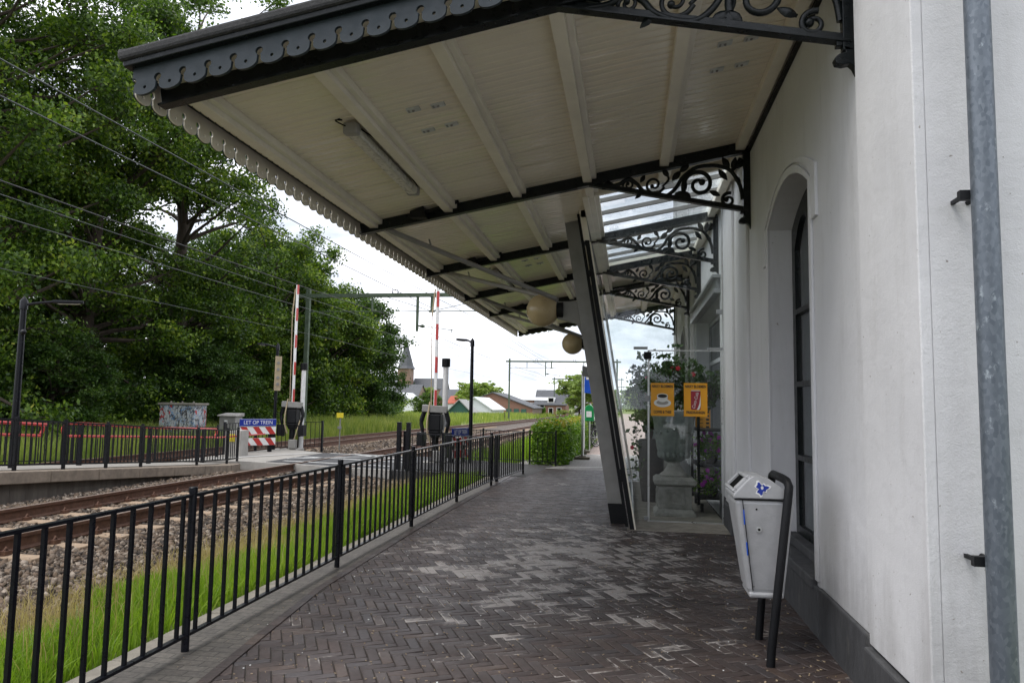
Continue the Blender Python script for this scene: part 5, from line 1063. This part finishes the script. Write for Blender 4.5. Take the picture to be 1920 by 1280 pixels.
# hedges
def hedge(name, x0, x1, y0, y1, z0, z1, per, ls, m, label, top=None, slant=0, stem=True):
    t = thing(name, ((x0 + x1) / 2, (y0 + y1) / 2, z0), label, 'hedge')
    def cents(n, a, b_): return rng.uniform(a, b_, (n, 3))
    ar = (x1 - x0) * (y1 - y0) + 2 * (z1 - z0) * ((x1 - x0) + (y1 - y0)); n = int(ar * per); P = rng.uniform((x0, y0, z0), (x1, y1, z1), (n, 3)); fc = rng.integers(0, 5, n); pr = np.array([(y1 - y0) * (z1 - z0)] * 2 + [(x1 - x0) * (z1 - z0)] * 2 + [(x1 - x0) * (y1 - y0)]); fc = rng.choice(5, n, p=pr / pr.sum())
    P[fc == 0, 0] = x0; P[fc == 1, 0] = x1; P[fc == 2, 1] = y0; P[fc == 3, 1] = y1; P[fc == 4, 2] = z1; P += rng.normal(0, .035, P.shape) + .05 * np.sin(P[:, [1, 2, 0]] * 5)
    P = np.vstack([P, rng.uniform((x0 + .1, y0 + .1, z0), (x1 - .1, y1 - .1, z1 - .1), (n // 3, 3))]); P[:, 0] += slant * (P[:, 1] - y0)
    V = leaf_arrays(P, 5, .045, ls, rng); link_mesh('foliage', V, quads(V), m, t)
    if top:
        k = int((x1 - x0) * (y1 - y0) * per * .3); P = rng.uniform((x0, y0, z1), (x1, y1, z1 + .12), (k, 3)); P[:, 0] += slant * (P[:, 1] - y0); V = leaf_arrays(P, 5, .05, ls, rng); link_mesh('young_shoots', V, quads(V), top, t)
    s = MB()
    for _ in range(12):
        y = random.uniform(y0 + .2, y1 - .2); x = random.uniform(x0 + .15, x1 - .15) + slant * (y - y0); s.tube([(x, y, z0 - .05), (x + random.uniform(-.1, .1), y, z1 - .1)], .02, 5)
    s.build('stem', M['bark'], t)
hedge('clipped_hedge', -2.45, -1.72, 18.75, 31, -.05, .98, 190, .075, LEAF_HEDGE, 'clipped green hedge with bronze young tops beside the platform path', LEAF_TOP, .012)
hedge('garden_hedge', -21.8, -18.6, 138, 140.5, -.8, 1.0, 40, .35, LEAF_LT, 'yellow green garden hedge in front of the wide pale roof'); hedge('garden_hedge', -18.3, -16.2, 138.5, 140.5, -.8, .9, 40, .35, LEAF_HEDGE, 'darker garden hedge left of the slate roofed house')
# ------------------------------------------------------------------ background buildings
def gable(name, x0, x1, y0, y1, zg, ze, zr, along, wm_, rm, label, cat, gw=None, ov=.3):
    t = thing(name, ((x0 + x1) / 2, (y0 + y1) / 2, zg), label, cat)
    MB().box(x0, x1, y0, y1, zg - .5, ze).build('wall', M[wm_], t); r = MB(); g = MB()
    if along == 'x':
        ym = (y0 + y1) / 2
        for ya in (y0 - ov, y1 + ov): zz = ze - ov * (zr - ze) / ((y1 - y0) / 2); r.hexa([(x0 - ov, ya, zz), (x1 + ov, ya, zz), (x1 + ov, ym, zr), (x0 - ov, ym, zr)], [(x0 - ov, ya, zz + .15), (x1 + ov, ya, zz + .15), (x1 + ov, ym, zr + .15), (x0 - ov, ym, zr + .15)])
        for x in (x0, x1 - .2): g.prism([(y0, ze), (y1, ze), (ym, zr)], [], lambda u, v_, d, x=x: (x + d, u, v_), .2)
    else:
        xm = (x0 + x1) / 2
        for xa in (x0 - ov, x1 + ov): zz = ze - ov * (zr - ze) / ((x1 - x0) / 2); r.hexa([(xa, y0 - ov, zz), (xa, y1 + ov, zz), (xm, y1 + ov, zr), (xm, y0 - ov, zr)], [(xa, y0 - ov, zz + .15), (xa, y1 + ov, zz + .15), (xm, y1 + ov, zr + .15), (xm, y0 - ov, zr + .15)])
        for y in (y0, y1 - .2): g.prism([(x0, ze), (x1, ze), (xm, zr)], [], lambda u, v_, d, y=y: (u, y + d, v_), .2)
    r.build('roof', M[rm], t)
    h = len(g.v) // 2
    for a in (0, 1): q = MB(); q.v = g.v[a * h:(a + 1) * h]; q.f = [[i - a * h for i in f_] for f_ in g.f if a * h <= f_[0] < (a + 1) * h]; q.build('gable', M[gw or wm_], t)
    return t
def wins(t, pts, y, w_, h, m='dark'):
    for x, z in pts:
        f = MB().box(x - w_ / 2 - .1, x + w_ / 2 + .1, y - .06, y - .001, z - .1, z + h + .1).build('window', M['white'], t); MB().box(x - w_ / 2, x + w_ / 2, y - .08, y - .061, z, z + h).build('pane', M['winglass'] if m == 'g' else M[m], f)
gable('green_shed', -23.6, -20.6, 93, 97, -.6, .55, 2.0, 'y', 'sheetgreen', 'rooffibre', 'small dark green shed with grey sheet roof on the grass bank', 'shed')
MB_ = gable('white_barn', -25.4, -20.3, 106, 117, -.7, .8, 2.45, 'y', 'whitewall', 'rooflight', 'long white barn with pale sheet roof behind the near lamp pole', 'barn')
t = gable('brick_barn', -30.5, -16.5, 124, 138, -.8, .95, 3.5, 'y', 'brickw', 'roofslate', 'low wide brick barn with dark slate roof between lamp pole and mast', 'barn')
for x in (-20.6, -19.3, -18.0): MB().box(x - .45, x + .45, 123.92, 123.99, -.7, .8).build('door', M['sheetgreen'], t)
t = gable('pale_roofed_house', -28.5, -15.5, 150, 166, -.8, 2.6, 6.6, 'x', 'brickw', 'rooflight', 'large house with wide pale roof behind the second portal mast', 'house'); wins(t, [(-20, .6), (-18, .6), (-16.6, .6)], 150, 1.1, 1.3)
t = gable('slate_roofed_house', -19.2, -12.9, 149, 157, -.8, 1.7, 4.6, 'x', 'brickw', 'roofslate', 'brick house with dark slate roof and white dormer', 'house'); wins(t, [(-17.8, .1), (-16.0, -.5), (-14.3, -.4)], 149, .8, 1.4)
d = MB().box(-16.7, -15.3, 149.3, 152, 2.0, 3.2).build('dormer', M['white'], t); MB().box(-16.5, -15.5, 149.25, 149.29, 2.2, 3.0).build('window', M['dark'], d); MB().box(-13.9, -13.4, 152.6, 153.2, 4.0, 5.3).build('chimney', M['brickw'], t)
gable('red_roofed_house', -13.0, -9.5, 175, 185, -.9, 2.6, 4.9, 'y', 'whitewall', 'roofred', 'white house with red tiled roof left of the pale tree', 'house')
for a in (('dark_roofed_house', -68, -60, 200, 210, -.9, 3.2, 6.8, 'x', 'brickw', 'roofslate', 'house with dark roof below the church tower', 'house'), ('dark_roofed_house', -58, -44, 215, 225, -.9, 2.8, 5.8, 'x', 'brickw', 'roofslate', 'long dark roofed house right of the church tower', 'house'),
          ('white_roofed_house', -52, -45, 150, 158, -.9, 1.2, 3.6, 'y', 'whitewall', 'rooflight', 'low white house with pale roof behind the bushes', 'house'), ('red_roofed_house', -42, -36, 165, 173, -.9, 1.6, 3.2, 'x', 'whitewall', 'roofred', 'low house with red roof behind the nearer barrier', 'house'),
          ('white_roofed_house', -38, -30, 172, 184, -.9, 1.5, 3.6, 'x', 'whitewall', 'rooflight', 'pale roofed shed between lamp pole and barrier', 'house')): gable(*a)
ch = thing('church', (-121, 380, 0), 'brick church with tall pointed grey spire above the roofs', 'church')
MB().box(-124.4, -117.4, 377, 384, -2, 20).build('tower', M['churchb'], ch); sp_ = MB().lathe([(5.3, 20), (4.2, 21.5), (2.4, 28), (.1, 36.5)], (-120.9, 380.5, 0), 8).build('spire', M['roofslate'], ch); MB().tube([(-120.9, 380.5, 36.3), (-120.9, 380.5, 38.5)], .15, 5).build('cross', M['dark'], sp_)
for z in (12.5, 16): MB().box(-121.7, -120.1, 376.9, 376.99, z - 2, z + 1.6).build('belfry_opening', M['dark'], ch)
t = MB().box(-117.4, -99, 381, 390, -2, 9).build('nave', M['churchb'], ch); r = MB()
r.hexa([(-117.4, 380.5, 9), (-98.5, 380.5, 9), (-98.5, 385.5, 14.8), (-117.4, 385.5, 14.8)], [(-117.4, 380.5, 9.3), (-98.5, 380.5, 9.3), (-98.5, 385.5, 15.1), (-117.4, 385.5, 15.1)]).hexa([(-117.4, 385.5, 14.8), (-98.5, 385.5, 14.8), (-98.5, 390.5, 9), (-117.4, 390.5, 9)], [(-117.4, 385.5, 15.1), (-98.5, 385.5, 15.1), (-98.5, 390.5, 9.3), (-117.4, 390.5, 9.3)]).build('nave_roof', M['roofslate'], ch)
# fence stakes on the bank
for i, (u, y) in enumerate(((-19.0, 78), (-17.2, 80), (-14.8, 86))):
    tag(MB().tube([(u, y, -.5), (u, y, .6)], .05, 6).build('wooden_stake', M['bark']), ('thin wooden stake in the grass below the green shed', 'thin wooden stake in the grass below the white barn', 'thin wooden stake in the grass left of the second portal mast')[i], 'stake', 'stakes on the grass bank')
# ------------------------------------------------------------------ signs, bin and bicycles down the path
for (x, y, zt, l) in ((-1.34, 21.25, 2.5, 'nearer grey pole with white arrow sign panel beside the hedge end'), (-1.5, 24.3, 2.6, 'farther grey pole carrying the blue sign panel')):
    t = thing('sign_pole', (x, y, 0), l, 'sign', 'grey sign poles beside the hedge')
    MB().tube([(x, y, .0), (x, y, zt)], .042, 12).build('pole', M['alu'], t, smooth=True); MB().box(x - .22, x + .22, y - .2, y + .2, -.05, .07).box(x - .1, x + .1, y - .1, y + .1, .07, .1).build('foot', M['kerb'], t, bevel=.01)
    if y < 22:
        MB().prism([(-.02, 2.42), (.22, 2.36), (.5, 2.50), (.5, 2.6), (-.02, 2.72)], [], lambda u, v_, d: (x + u, y - .05 + d + u * .3, v_), .02).build('sign_panel', M['steel'], t)
    else:
        MB().prism([(.0, 1.98), (.34, 1.95), (.52, 2.62), (.44, 2.74), (.05, 2.56)], [], lambda u, v_, d: (x + u, y - .06 + d + u * .3, v_), .03).build('sign_panel', M['skyblue'], t)
        MB().prism([(.08, 2.42), (.2, 2.42), (.2, 2.3), (.3, 2.47), (.2, 2.62), (.2, 2.52), (.08, 2.52)], [], lambda u, v_, d: (x + u, y - .066 + d + u * .3, v_), .005).build('arrow', M['white'], t)
t = thing('green_bin', (-1.36, 25.2, 1.1), 'round topped green litter bin hung on a pole beside the bicycles', 'litter bin')
MB().prism([(-.17, 1.02), (.17, 1.02), (.17, 1.42), (.12, 1.52), (.05, 1.57), (-.05, 1.57), (-.12, 1.52), (-.17, 1.42)], [], lambda u, v_, d: (-1.36 + u, 25.0 + d, v_), .26).build('body', M['greenplastic'], t, bevel=.02)
MB().box(-1.45, -1.27, 24.985, 24.999, 1.16, 1.36).build('label_plate', M['white'], t); MB().tube([(-1.36, 25.3, 0), (-1.36, 25.3, 1.4)], .03, 8).build('pole', M['alu'], t)
def bike():
    t = thing('bicycle', (0, 0, 0), 'black city bicycle parked nearest the green bin', 'bicycle', 'bicycles parked along the path')
    for x in (-.53, .53):
        w_ = MB(); n = 28
        w_.tube([(x + .34 * math.cos(2 * math.pi * i / n), 0, .35 + .34 * math.sin(2 * math.pi * i / n)) for i in range(n + 1)], .02, 6, caps=False); wo = w_.build('wheel', M['rubber'], t)
        s = MB(); s.tube([(x, -.04, .35), (x, .04, .35)], .03, 8)
        for i in range(10): a = math.pi * i / 5; s.tube([(x, 0, .35), (x + .32 * math.cos(a), 0, .35 + .32 * math.sin(a))], .003, 3)
        s.tube([(x + .32 * math.cos(2 * math.pi * i / n), 0, .35 + .32 * math.sin(2 * math.pi * i / n)) for i in range(n + 1)], .011, 5, caps=False); s.build('rim', M['alu'], wo)
        m = MB(); m.tube([(x + .375 * math.cos(R(a)), 0, .35 + .375 * math.sin(R(a))) for a in range(20 if x < 0 else 35, 191 if x < 0 else 150, 10)], .022, 5); m.build('mudguard', M['black'], t)
    f = MB(); bb = (-.08, 0, .3); st_ = (-.24, 0, .82); hd = (.36, 0, .85)
    for a, b_ in ((bb, st_), (bb, (.39, 0, .72)), (st_, hd), ((-.53, .03, .35), bb), ((-.53, .03, .35), (-.23, 0, .78)), ((.34, 0, .95), (.40, 0, .68)), ((.40, 0, .68), (.53, 0, .35))): f.tube([a, b_], .017, 7)
    f.build('frame', M['black'], t); sd_ = MB().hexa([(-.4, -.09, .93), (-.12, -.03, .93), (-.12, .03, .93), (-.4, .09, .93)], [(-.4, -.1, .99), (-.12, -.03, .98), (-.12, .03, .98), (-.4, .1, .99)]).tube([(-.24, 0, .8), (-.26, 0, .94)], .014, 6).build('saddle', M['rubber'], t, bevel=.01)
    MB().tube(cr_spline([(.1, -.29, 1.06), (.26, -.3, 1.09), (.36, -.18, 1.08), (.35, 0, 1.0), (.36, .18, 1.08), (.26, .3, 1.09), (.1, .29, 1.06)]), .014, 6).build('handlebar', M['alu'], t)
    MB().box(-.85, -.35, -.07, .07, .74, .76).tube([(-.8, .08, .75), (-.55, .05, .35)], .008, 5).tube([(-.8, -.08, .75), (-.55, -.05, .35)], .008, 5).build('rack', M['black'], t); MB().box(.52, .62, -.05, .05, .8, .9).build('headlight', M['alu'], t)
    MB().tube([(-.08, -.08, .3), (-.08, .08, .3)], .05, 10).tube([(-.08, .1, .3), (.06, .1, .2)], .012, 5).tube([(-.08, -.1, .3), (-.2, -.1, .42)], .012, 5).build('crank', M['alu'], t); return t
bk = bike(); bk.location = (-1.5, 27.4, 0); bk.rotation_euler = (0, 0, R(62))
for (x, y, a, l) in ((-1.35, 28.4, 70, 'second bicycle behind the one nearest the green bin'), (-1.25, 29.4, 58, 'third bicycle in the row past the hedge'), (-1.15, 30.4, 66, 'fourth bicycle in the row past the hedge'), (-1.0, 31.6, 75, 'farthest bicycle in the row past the hedge'),
                     (.75, 26.5, 100, 'bicycle seen through the kiosk glass behind the hanging stem'), (1.05, 29, 95, 'bicycle seen through the kiosk glass left of the coffee poster'), (.9, 33, 80, 'farther bicycle seen through the kiosk glass')):
    c = copy_tree(bk); c.location = (x, y, 0); c.rotation_euler = (0, 0, R(a)); c['label'] = l
# ------------------------------------------------------------------ kiosk contents
for (x, y, l, hh) in ((.645, 10.85, 'nearer grey stone urn on square pedestal behind the poster pane', 1), (.56, 13.9, 'farther grey stone urn on pedestal behind the first urn', 1)):
    t = thing('stone_urn', (x, y, 0), l, 'urn', 'stone urns in the kiosk')
    ped = MB()
    for (r, z0, r2_, z1) in ((.29, .01, .29, .06), (.29, .06, .235, .11), (.235, .11, .235, .42), (.235, .42, .29, .455), (.29, .455, .29, .52), (.29, .52, .25, .55)):
        ped.hexa([(x - r, y - r, z0), (x + r, y - r, z0), (x + r, y + r, z0), (x - r, y + r, z0)], [(x - r2_, y - r2_, z1), (x + r2_, y - r2_, z1), (x + r2_, y + r2_, z1), (x - r2_, y + r2_, z1)])
    po = ped.build('pedestal', M['stone'], t, bevel=.008)
    pn_ = MB()
    for k_, d_ in ((.17, .012), (.12, .022)):
        for s_, f_ in ((1, lambda u, v_, d: (x + u, y - .235 - d, .265 + v_)), (-1, lambda u, v_, d: (x - .235 - d, y + u, .265 + v_))): pn_.prism([(-k_, -k_ * .8), (k_, -k_ * .8), (k_, k_ * .8), (-k_, k_ * .8)], [[(-k_ + .022, -k_ * .8 + .022), (-k_ + .022, k_ * .8 - .022), (k_ - .022, k_ * .8 - .022), (k_ - .022, -k_ * .8 + .022)]], f_, d_)
    pn_.ball((x, y - .235, .265), .06, 10, 8, (1, .3, 1)); pn_.build('relief_panel', M['stone'], po)
    MB().lathe([(.2, .55), (.205, .58), (.15, .62), (.11, .68), (.09, .74), (.1, .77), (.12, .78)], (x, y, 0), 28).build('foot', M['stone'], t, smooth=True)
    bw = MB().lathe([(.1, .76), (.165, .8), (.215, .86), (.245, .95), (.265, 1.1), (.285, 1.28), (.3, 1.38), (.335, 1.45), (.345, 1.48), (.345, 1.5), (.31, 1.5), (.27, 1.42)], (x, y, 0), 32)
    for i in range(16):
        a = 2 * math.pi * i / 16; bw.ball((x + .2 * math.cos(a), y + .2 * math.sin(a), .87), .045, 6, 5, (1, 1, 1.4)); bw.ball((x + .278 * math.cos(a), y + .278 * math.sin(a), 1.2 + .03 * math.sin(3 * a)), .022, 6, 5)
    bw.build('bowl', M['urn'], t, smooth=True, angle=40)
def plant(name, base, h, rx, nleaf, ls, label, flowers, fm, nst=10, cat='plant', droop=None, group=None, lm=None):
    t = thing(name, base, label, cat, group); b = Vector(base); s = MB(); tips = []
    for i in range(nst):
        a = random.uniform(0, 6.28); q = random.random() ** .6; p = b + Vector((math.cos(a) * rx * q, math.sin(a) * rx * q, h * random.uniform(.5, 1))); m = b.lerp(p, .5) + Vector((0, 0, h * .1)); pts = [b, m, p]; s.tube(pts, [.009, .006, .003], 5)
        for k in range(7): tips.append(b.lerp(p, .3 + .7 * (k + 1) / 7) + Vector([random.gauss(0, .05)] * 3) + Vector((random.gauss(0, .06), random.gauss(0, .06), 0)))
    if droop:
        s.tube(cr_spline(droop), .004, 4); tips += [Vector(p) for p in cr_spline(droop)[6::5]]
    s.build('stem', M['bark'], t); V = leaf_arrays(np.array([tuple(p) for p in tips]), nleaf, .05, ls, rng); link_mesh('foliage', V, quads(V), lm or LEAF_PLANT, t)
    f = MB()
    for i in range(flowers):
        c = random.choice(tips) + Vector((random.gauss(0, .05), -abs(random.gauss(0, .06)), random.gauss(.02, .05)))
        for k in range(5): a = k * 1.257; f.ball(c + Vector((.018 * math.cos(a), 0, .018 * math.sin(a))), .02, 6, 4, (1, .6, 1))
    if flowers: f.build('flower', fm, t)
plant('flowering_shrub', (.64, 10.85, 1.42), .95, .42, 11, .075, 'leafy shrub with red flowers in the nearer stone urn', 9, RED_FL, 26, droop=None)
plant('flowering_shrub', (.5, 13.9, 1.42), 1.0, .5, 12, .085, 'leafy shrub with trailing stems in the farther urn', 7, RED_FL, 26, droop=[(.35, 13.8, 1.6), (.2, 13.7, 1.45), (.14, 13.7, 1.1), (.16, 13.7, .8), (.13, 13.7, .5), (.17, 13.7, .35)])
plant('standard_shrub', (.36, 12.2, 1.0), 1.35, .3, 9, .08, 'tall dark shrub with trailing stem left of the urns', 5, RED_FL, 16, droop=[(.2, 12.0, 1.6), (.1, 11.9, 1.3), (.12, 11.9, .9), (.1, 11.9, .65), (.13, 11.9, .42)])
MBp = thing('plant_tub', (.36, 12.2, 0), 'dark tub under the tall shrub left of the urns', 'plant pot'); MB().lathe([(.15, .012), (.2, .4), (.21, 1.0), (.19, 1.02)], (.36, 12.2, 0), 20).build('tub', M['pot'], MBp, smooth=True)
t = thing('plant_trolley', (1.17, 11.6, 0), 'dark wheeled plant trolley with wire shelves by the shop wall', 'trolley')
for y in (11.1, 12.2):
    for x in (1.02, ): MB().box(x - .02, x + .02, y - .02, y + .02, .12, 1.9).build('upright', M['black'], t)
for z in (.2, .68, 1.2): MB().box(1.0, 1.55, 11.08, 12.22, z, z + .02).box(1.0, 1.02, 11.08, 12.22, z + .02, z + .05).build('shelf', M['black'], t)
for y in (11.15, 12.15): MB().tube([(1.05, y, .0 + .075), (1.09, y, .075)], .065, 14).build('wheel', M['rubber'], t); 
for (x, y, z, l, nf) in ((1.2, 11.2, .7, 'pot of purple flowers on the middle trolley shelf', 16), (1.22, 11.15, .22, 'pot of magenta flowers on the lowest trolley shelf', 16), (1.28, 11.6, .7, 'dark leafy pot plant behind the purple flowers', 5)):
    p = thing('flower_pot', (x, y, z), l, 'plant pot', 'flower pots on the trolley'); MB().lathe([(.06, .021), (.085, .13), (.075, .13)], (x, y, z), 16).build('pot', M['pot'], p)
    plant('flowering_plant', (x, y, z + .12), .28, .2, 9, .05, l.replace('pot of', 'bunch of').replace('pot plant', 'foliage plant').replace(' on the', ' above the'), nf, PURPLE_FL, 14, lm=LEAF_HEDGE)
plant('hanging_plant', (1.25, 11.3, 1.55), .6, .3, 10, .07, 'leafy pot plant at the trolley top behind the drink can poster', 0, RED_FL, 14)
t = thing('crate', (1.12, 11.75, .22), 'cream crate with grille on the lower trolley shelf', 'crate'); MB().box(1.06, 1.3, 11.62, 11.9, .222, .62).build('body', M['cratec'], t); q = MB()
for k in range(8): q.box(1.08, 1.2, 11.612, 11.62, .26 + k * .04, .275 + k * .04)
q.build('grille', M['dark'], t)
# posters on the glass
RX = Matrix((Vector((1, 0, 0)), Vector((0, 0, 1)), Vector((0, -1, 0)))).transposed()
def poster(x0, x1, z0, z1, y, label):
    t = thing('poster', ((x0 + x1) / 2, y, z0), label, 'poster', 'orange posters in the kiosk'); MB().box(x0, x1, y - .002, y, z0, z1).build('sheet', M['orange'], t); return t
def disc(mb, cx, cz_, a, b_, y, n=28, th=.0015, hole=None): return mb.prism([(cx + a * math.cos(2 * math.pi * i / n), cz_ + b_ * math.sin(2 * math.pi * i / n)) for i in range(n)], [], lambda u, v_, d: (u, y - d, v_), th)
yp = 10.044
t = poster(.293, .603, 1.428, 1.874, yp, 'orange poster showing a coffee cup on the kiosk glass')
text('lettering', 'NIKKY BLOEMEN', .05, M['ink'], t, RX, (.448, yp - .0025, 1.828), sx=.74, off=.0016); text('lettering', 'COFFIE & THEE', .05, M['ink'], t, RX, (.448, yp - .0025, 1.48), sx=.7, off=.0016)
cu = disc(MB(), .448, 1.605, .115, .058, yp - .002).build('saucer', M['white'], t); disc(MB(), .448, 1.61, .08, .03, yp - .0036).build('saucer_well', M['concrete'], cu)
c = MB(); c.prism([(.375, 1.70)] + [(.448 + .073 * math.cos(a), 1.70 - .085 * abs(math.sin(a)) ** .7) for a in np.linspace(math.pi, 2 * math.pi, 14)][1:-1] + [(.521, 1.70)], [], lambda u, v_, d: (u, yp - .0052 - d, v_), .0015); disc(c, .448, 1.70, .074, .033, yp - .0069); cc = c.build('cup', M['white'], t); disc(MB(), .448, 1.698, .062, .025, yp - .0086).build('coffee', M['ink'], cc)
t = poster(.733, 1.043, 1.428, 1.878, yp, 'orange poster showing a red drink can on the kiosk glass')
text('lettering', 'NIKKY BLOEMEN', .05, M['ink'], t, RX, (.888, yp - .0025, 1.83), sx=.74, off=.0016); text('lettering', 'FRISDRANKEN', .05, M['ink'], t, RX, (.888, yp - .0025, 1.48), sx=.76, off=.0016)
c = MB().prism([(.825, 1.53), (.835, 1.518), (.943, 1.518), (.953, 1.53), (.953, 1.765), (.942, 1.78), (.836, 1.78), (.825, 1.765)], [], lambda u, v_, d: (u, yp - .002 - d, v_), .0015).build('can', M['canred'], t); MB().box(.832, .946, yp - .0055, yp - .0036, 1.77, 1.782).build('can_rim', M['alu'], c)
wv = MB(); A = [(.953, 1.72), (.945, 1.66), (.938, 1.6), (.915, 1.54), (.90, 1.52), (.93, 1.52), (.945, 1.54), (.953, 1.58)]; wv.prism(A, [], lambda u, v_, d: (u, yp - .0037 - d, v_), .0012); wv.build('can_wave', M['white'], c)
RT = RX @ Matrix.Rotation(R(76), 3, 'Z')
tx_ = text('can_lettering', 'Coca-Cola', .058, M['white'], c, RT @ Matrix(((1, .25, 0), (0, 1, 0), (0, 0, 1))), (.886, yp - .005, 1.645), sx=.88)
t = poster(1.08, 1.32, 1.18, 1.52, 12.28, 'orange price list poster farther back in the kiosk')
q = MB()
for k in range(5): q.box(1.25, 1.3, 12.276, 12.2775, 1.22 + k * .06, 1.25 + k * .06); q.box(1.1, 1.2, 12.276, 12.2775, 1.23 + k * .06, 1.24 + k * .06)
q.build('price_lines', M['ink'], t)

# ------------------------------------------------------------------ unseen behind the viewer: oaks added to darken pane reflections, and the mirrored car
for (x, y, a, sc, l) in ((-14, -30, .3, .8, 'unseen oak added behind the viewer over the tracks to darken the glass reflections'), (-5, -38, 1.9, .85, 'unseen oak added behind the viewer at the platform end to darken the glass reflections'), (4, -34, 3.3, .8, 'unseen oak added behind the parked car to darken the kiosk glass reflections'), (12, -30, 4.6, .75, 'unseen oak added beside the parked car to darken the kiosk glass reflections')):
    put_tree(oakA, (x, y, -.1), a, sc, l, 'oaks added behind the viewer to darken reflections')
t = thing('parked_car', (2.1, -5.5, 0), 'white hatchback car parked behind the viewer, mirrored in the kiosk glass', 'car')
cx_ = 2.1
body = [(-3.6, .32), (-3.58, .62), (-3.75, .78), (-4.7, .95), (-7.4, 1.0), (-7.55, .8), (-7.5, .32)]
MB().prism(body, [], lambda u, v_, d: (cx_ - .84 + d, u, v_), 1.68).build('body', M['white'], t, bevel=.06)
cab = MB(); cab.hexa([(cx_ - .78, -7.42, .97), (cx_ + .78, -7.42, .97), (cx_ + .78, -4.62, .93), (cx_ - .78, -4.62, .93)], [(cx_ - .6, -7.2, 1.44), (cx_ + .6, -7.2, 1.44), (cx_ + .6, -5.5, 1.44), (cx_ - .6, -5.5, 1.44)]); cab.build('cabin', M['white'], t, bevel=.05)
MB().hexa([(cx_ - .66, -4.69, 1.0), (cx_ + .66, -4.69, 1.0), (cx_ + .66, -4.66, 1.0), (cx_ - .66, -4.66, 1.0)], [(cx_ - .55, -5.4, 1.4), (cx_ + .55, -5.4, 1.4), (cx_ + .55, -5.37, 1.4), (cx_ - .55, -5.37, 1.4)]).build('windscreen', M['winglass'], t)
for s_ in (-1, 1):
    MB().hexa([(cx_ + s_ * .765, -7.1, 1.02), (cx_ + s_ * .785, -7.1, 1.02), (cx_ + s_ * .785, -4.95, 1.0), (cx_ + s_ * .765, -4.95, 1.0)], [(cx_ + s_ * .63, -7.0, 1.38), (cx_ + s_ * .65, -7.0, 1.38), (cx_ + s_ * .65, -5.55, 1.38), (cx_ + s_ * .63, -5.55, 1.38)]).build('side_window', M['winglass'], t)
    MB().ball((cx_ + s_ * .93, -4.95, 1.02), .1, 12, 8, (1, .6, .7)).build('wing_mirror', M['black'], t, smooth=True)
    MB().ball((cx_ + s_ * .62, -3.68, .68), .12, 12, 8, (1.3, .5, .7)).build('headlight', M['alu'], t, smooth=True)
    for y in (-4.45, -6.75):
        w_ = MB().tube([(cx_ + s_ * .68, y, .3), (cx_ + s_ * .86, y, .3)], .3, 24).build('wheel', M['rubber'], t, bevel=.02); MB().tube([(cx_ + s_ * .8, y, .3), (cx_ + s_ * .868, y, .3)], .19, 20).build('rim', M['alu'], w_)
MB().box(cx_ - .5, cx_ + .5, -3.66, -3.585, .4, .55).build('grille', M['black'], t)
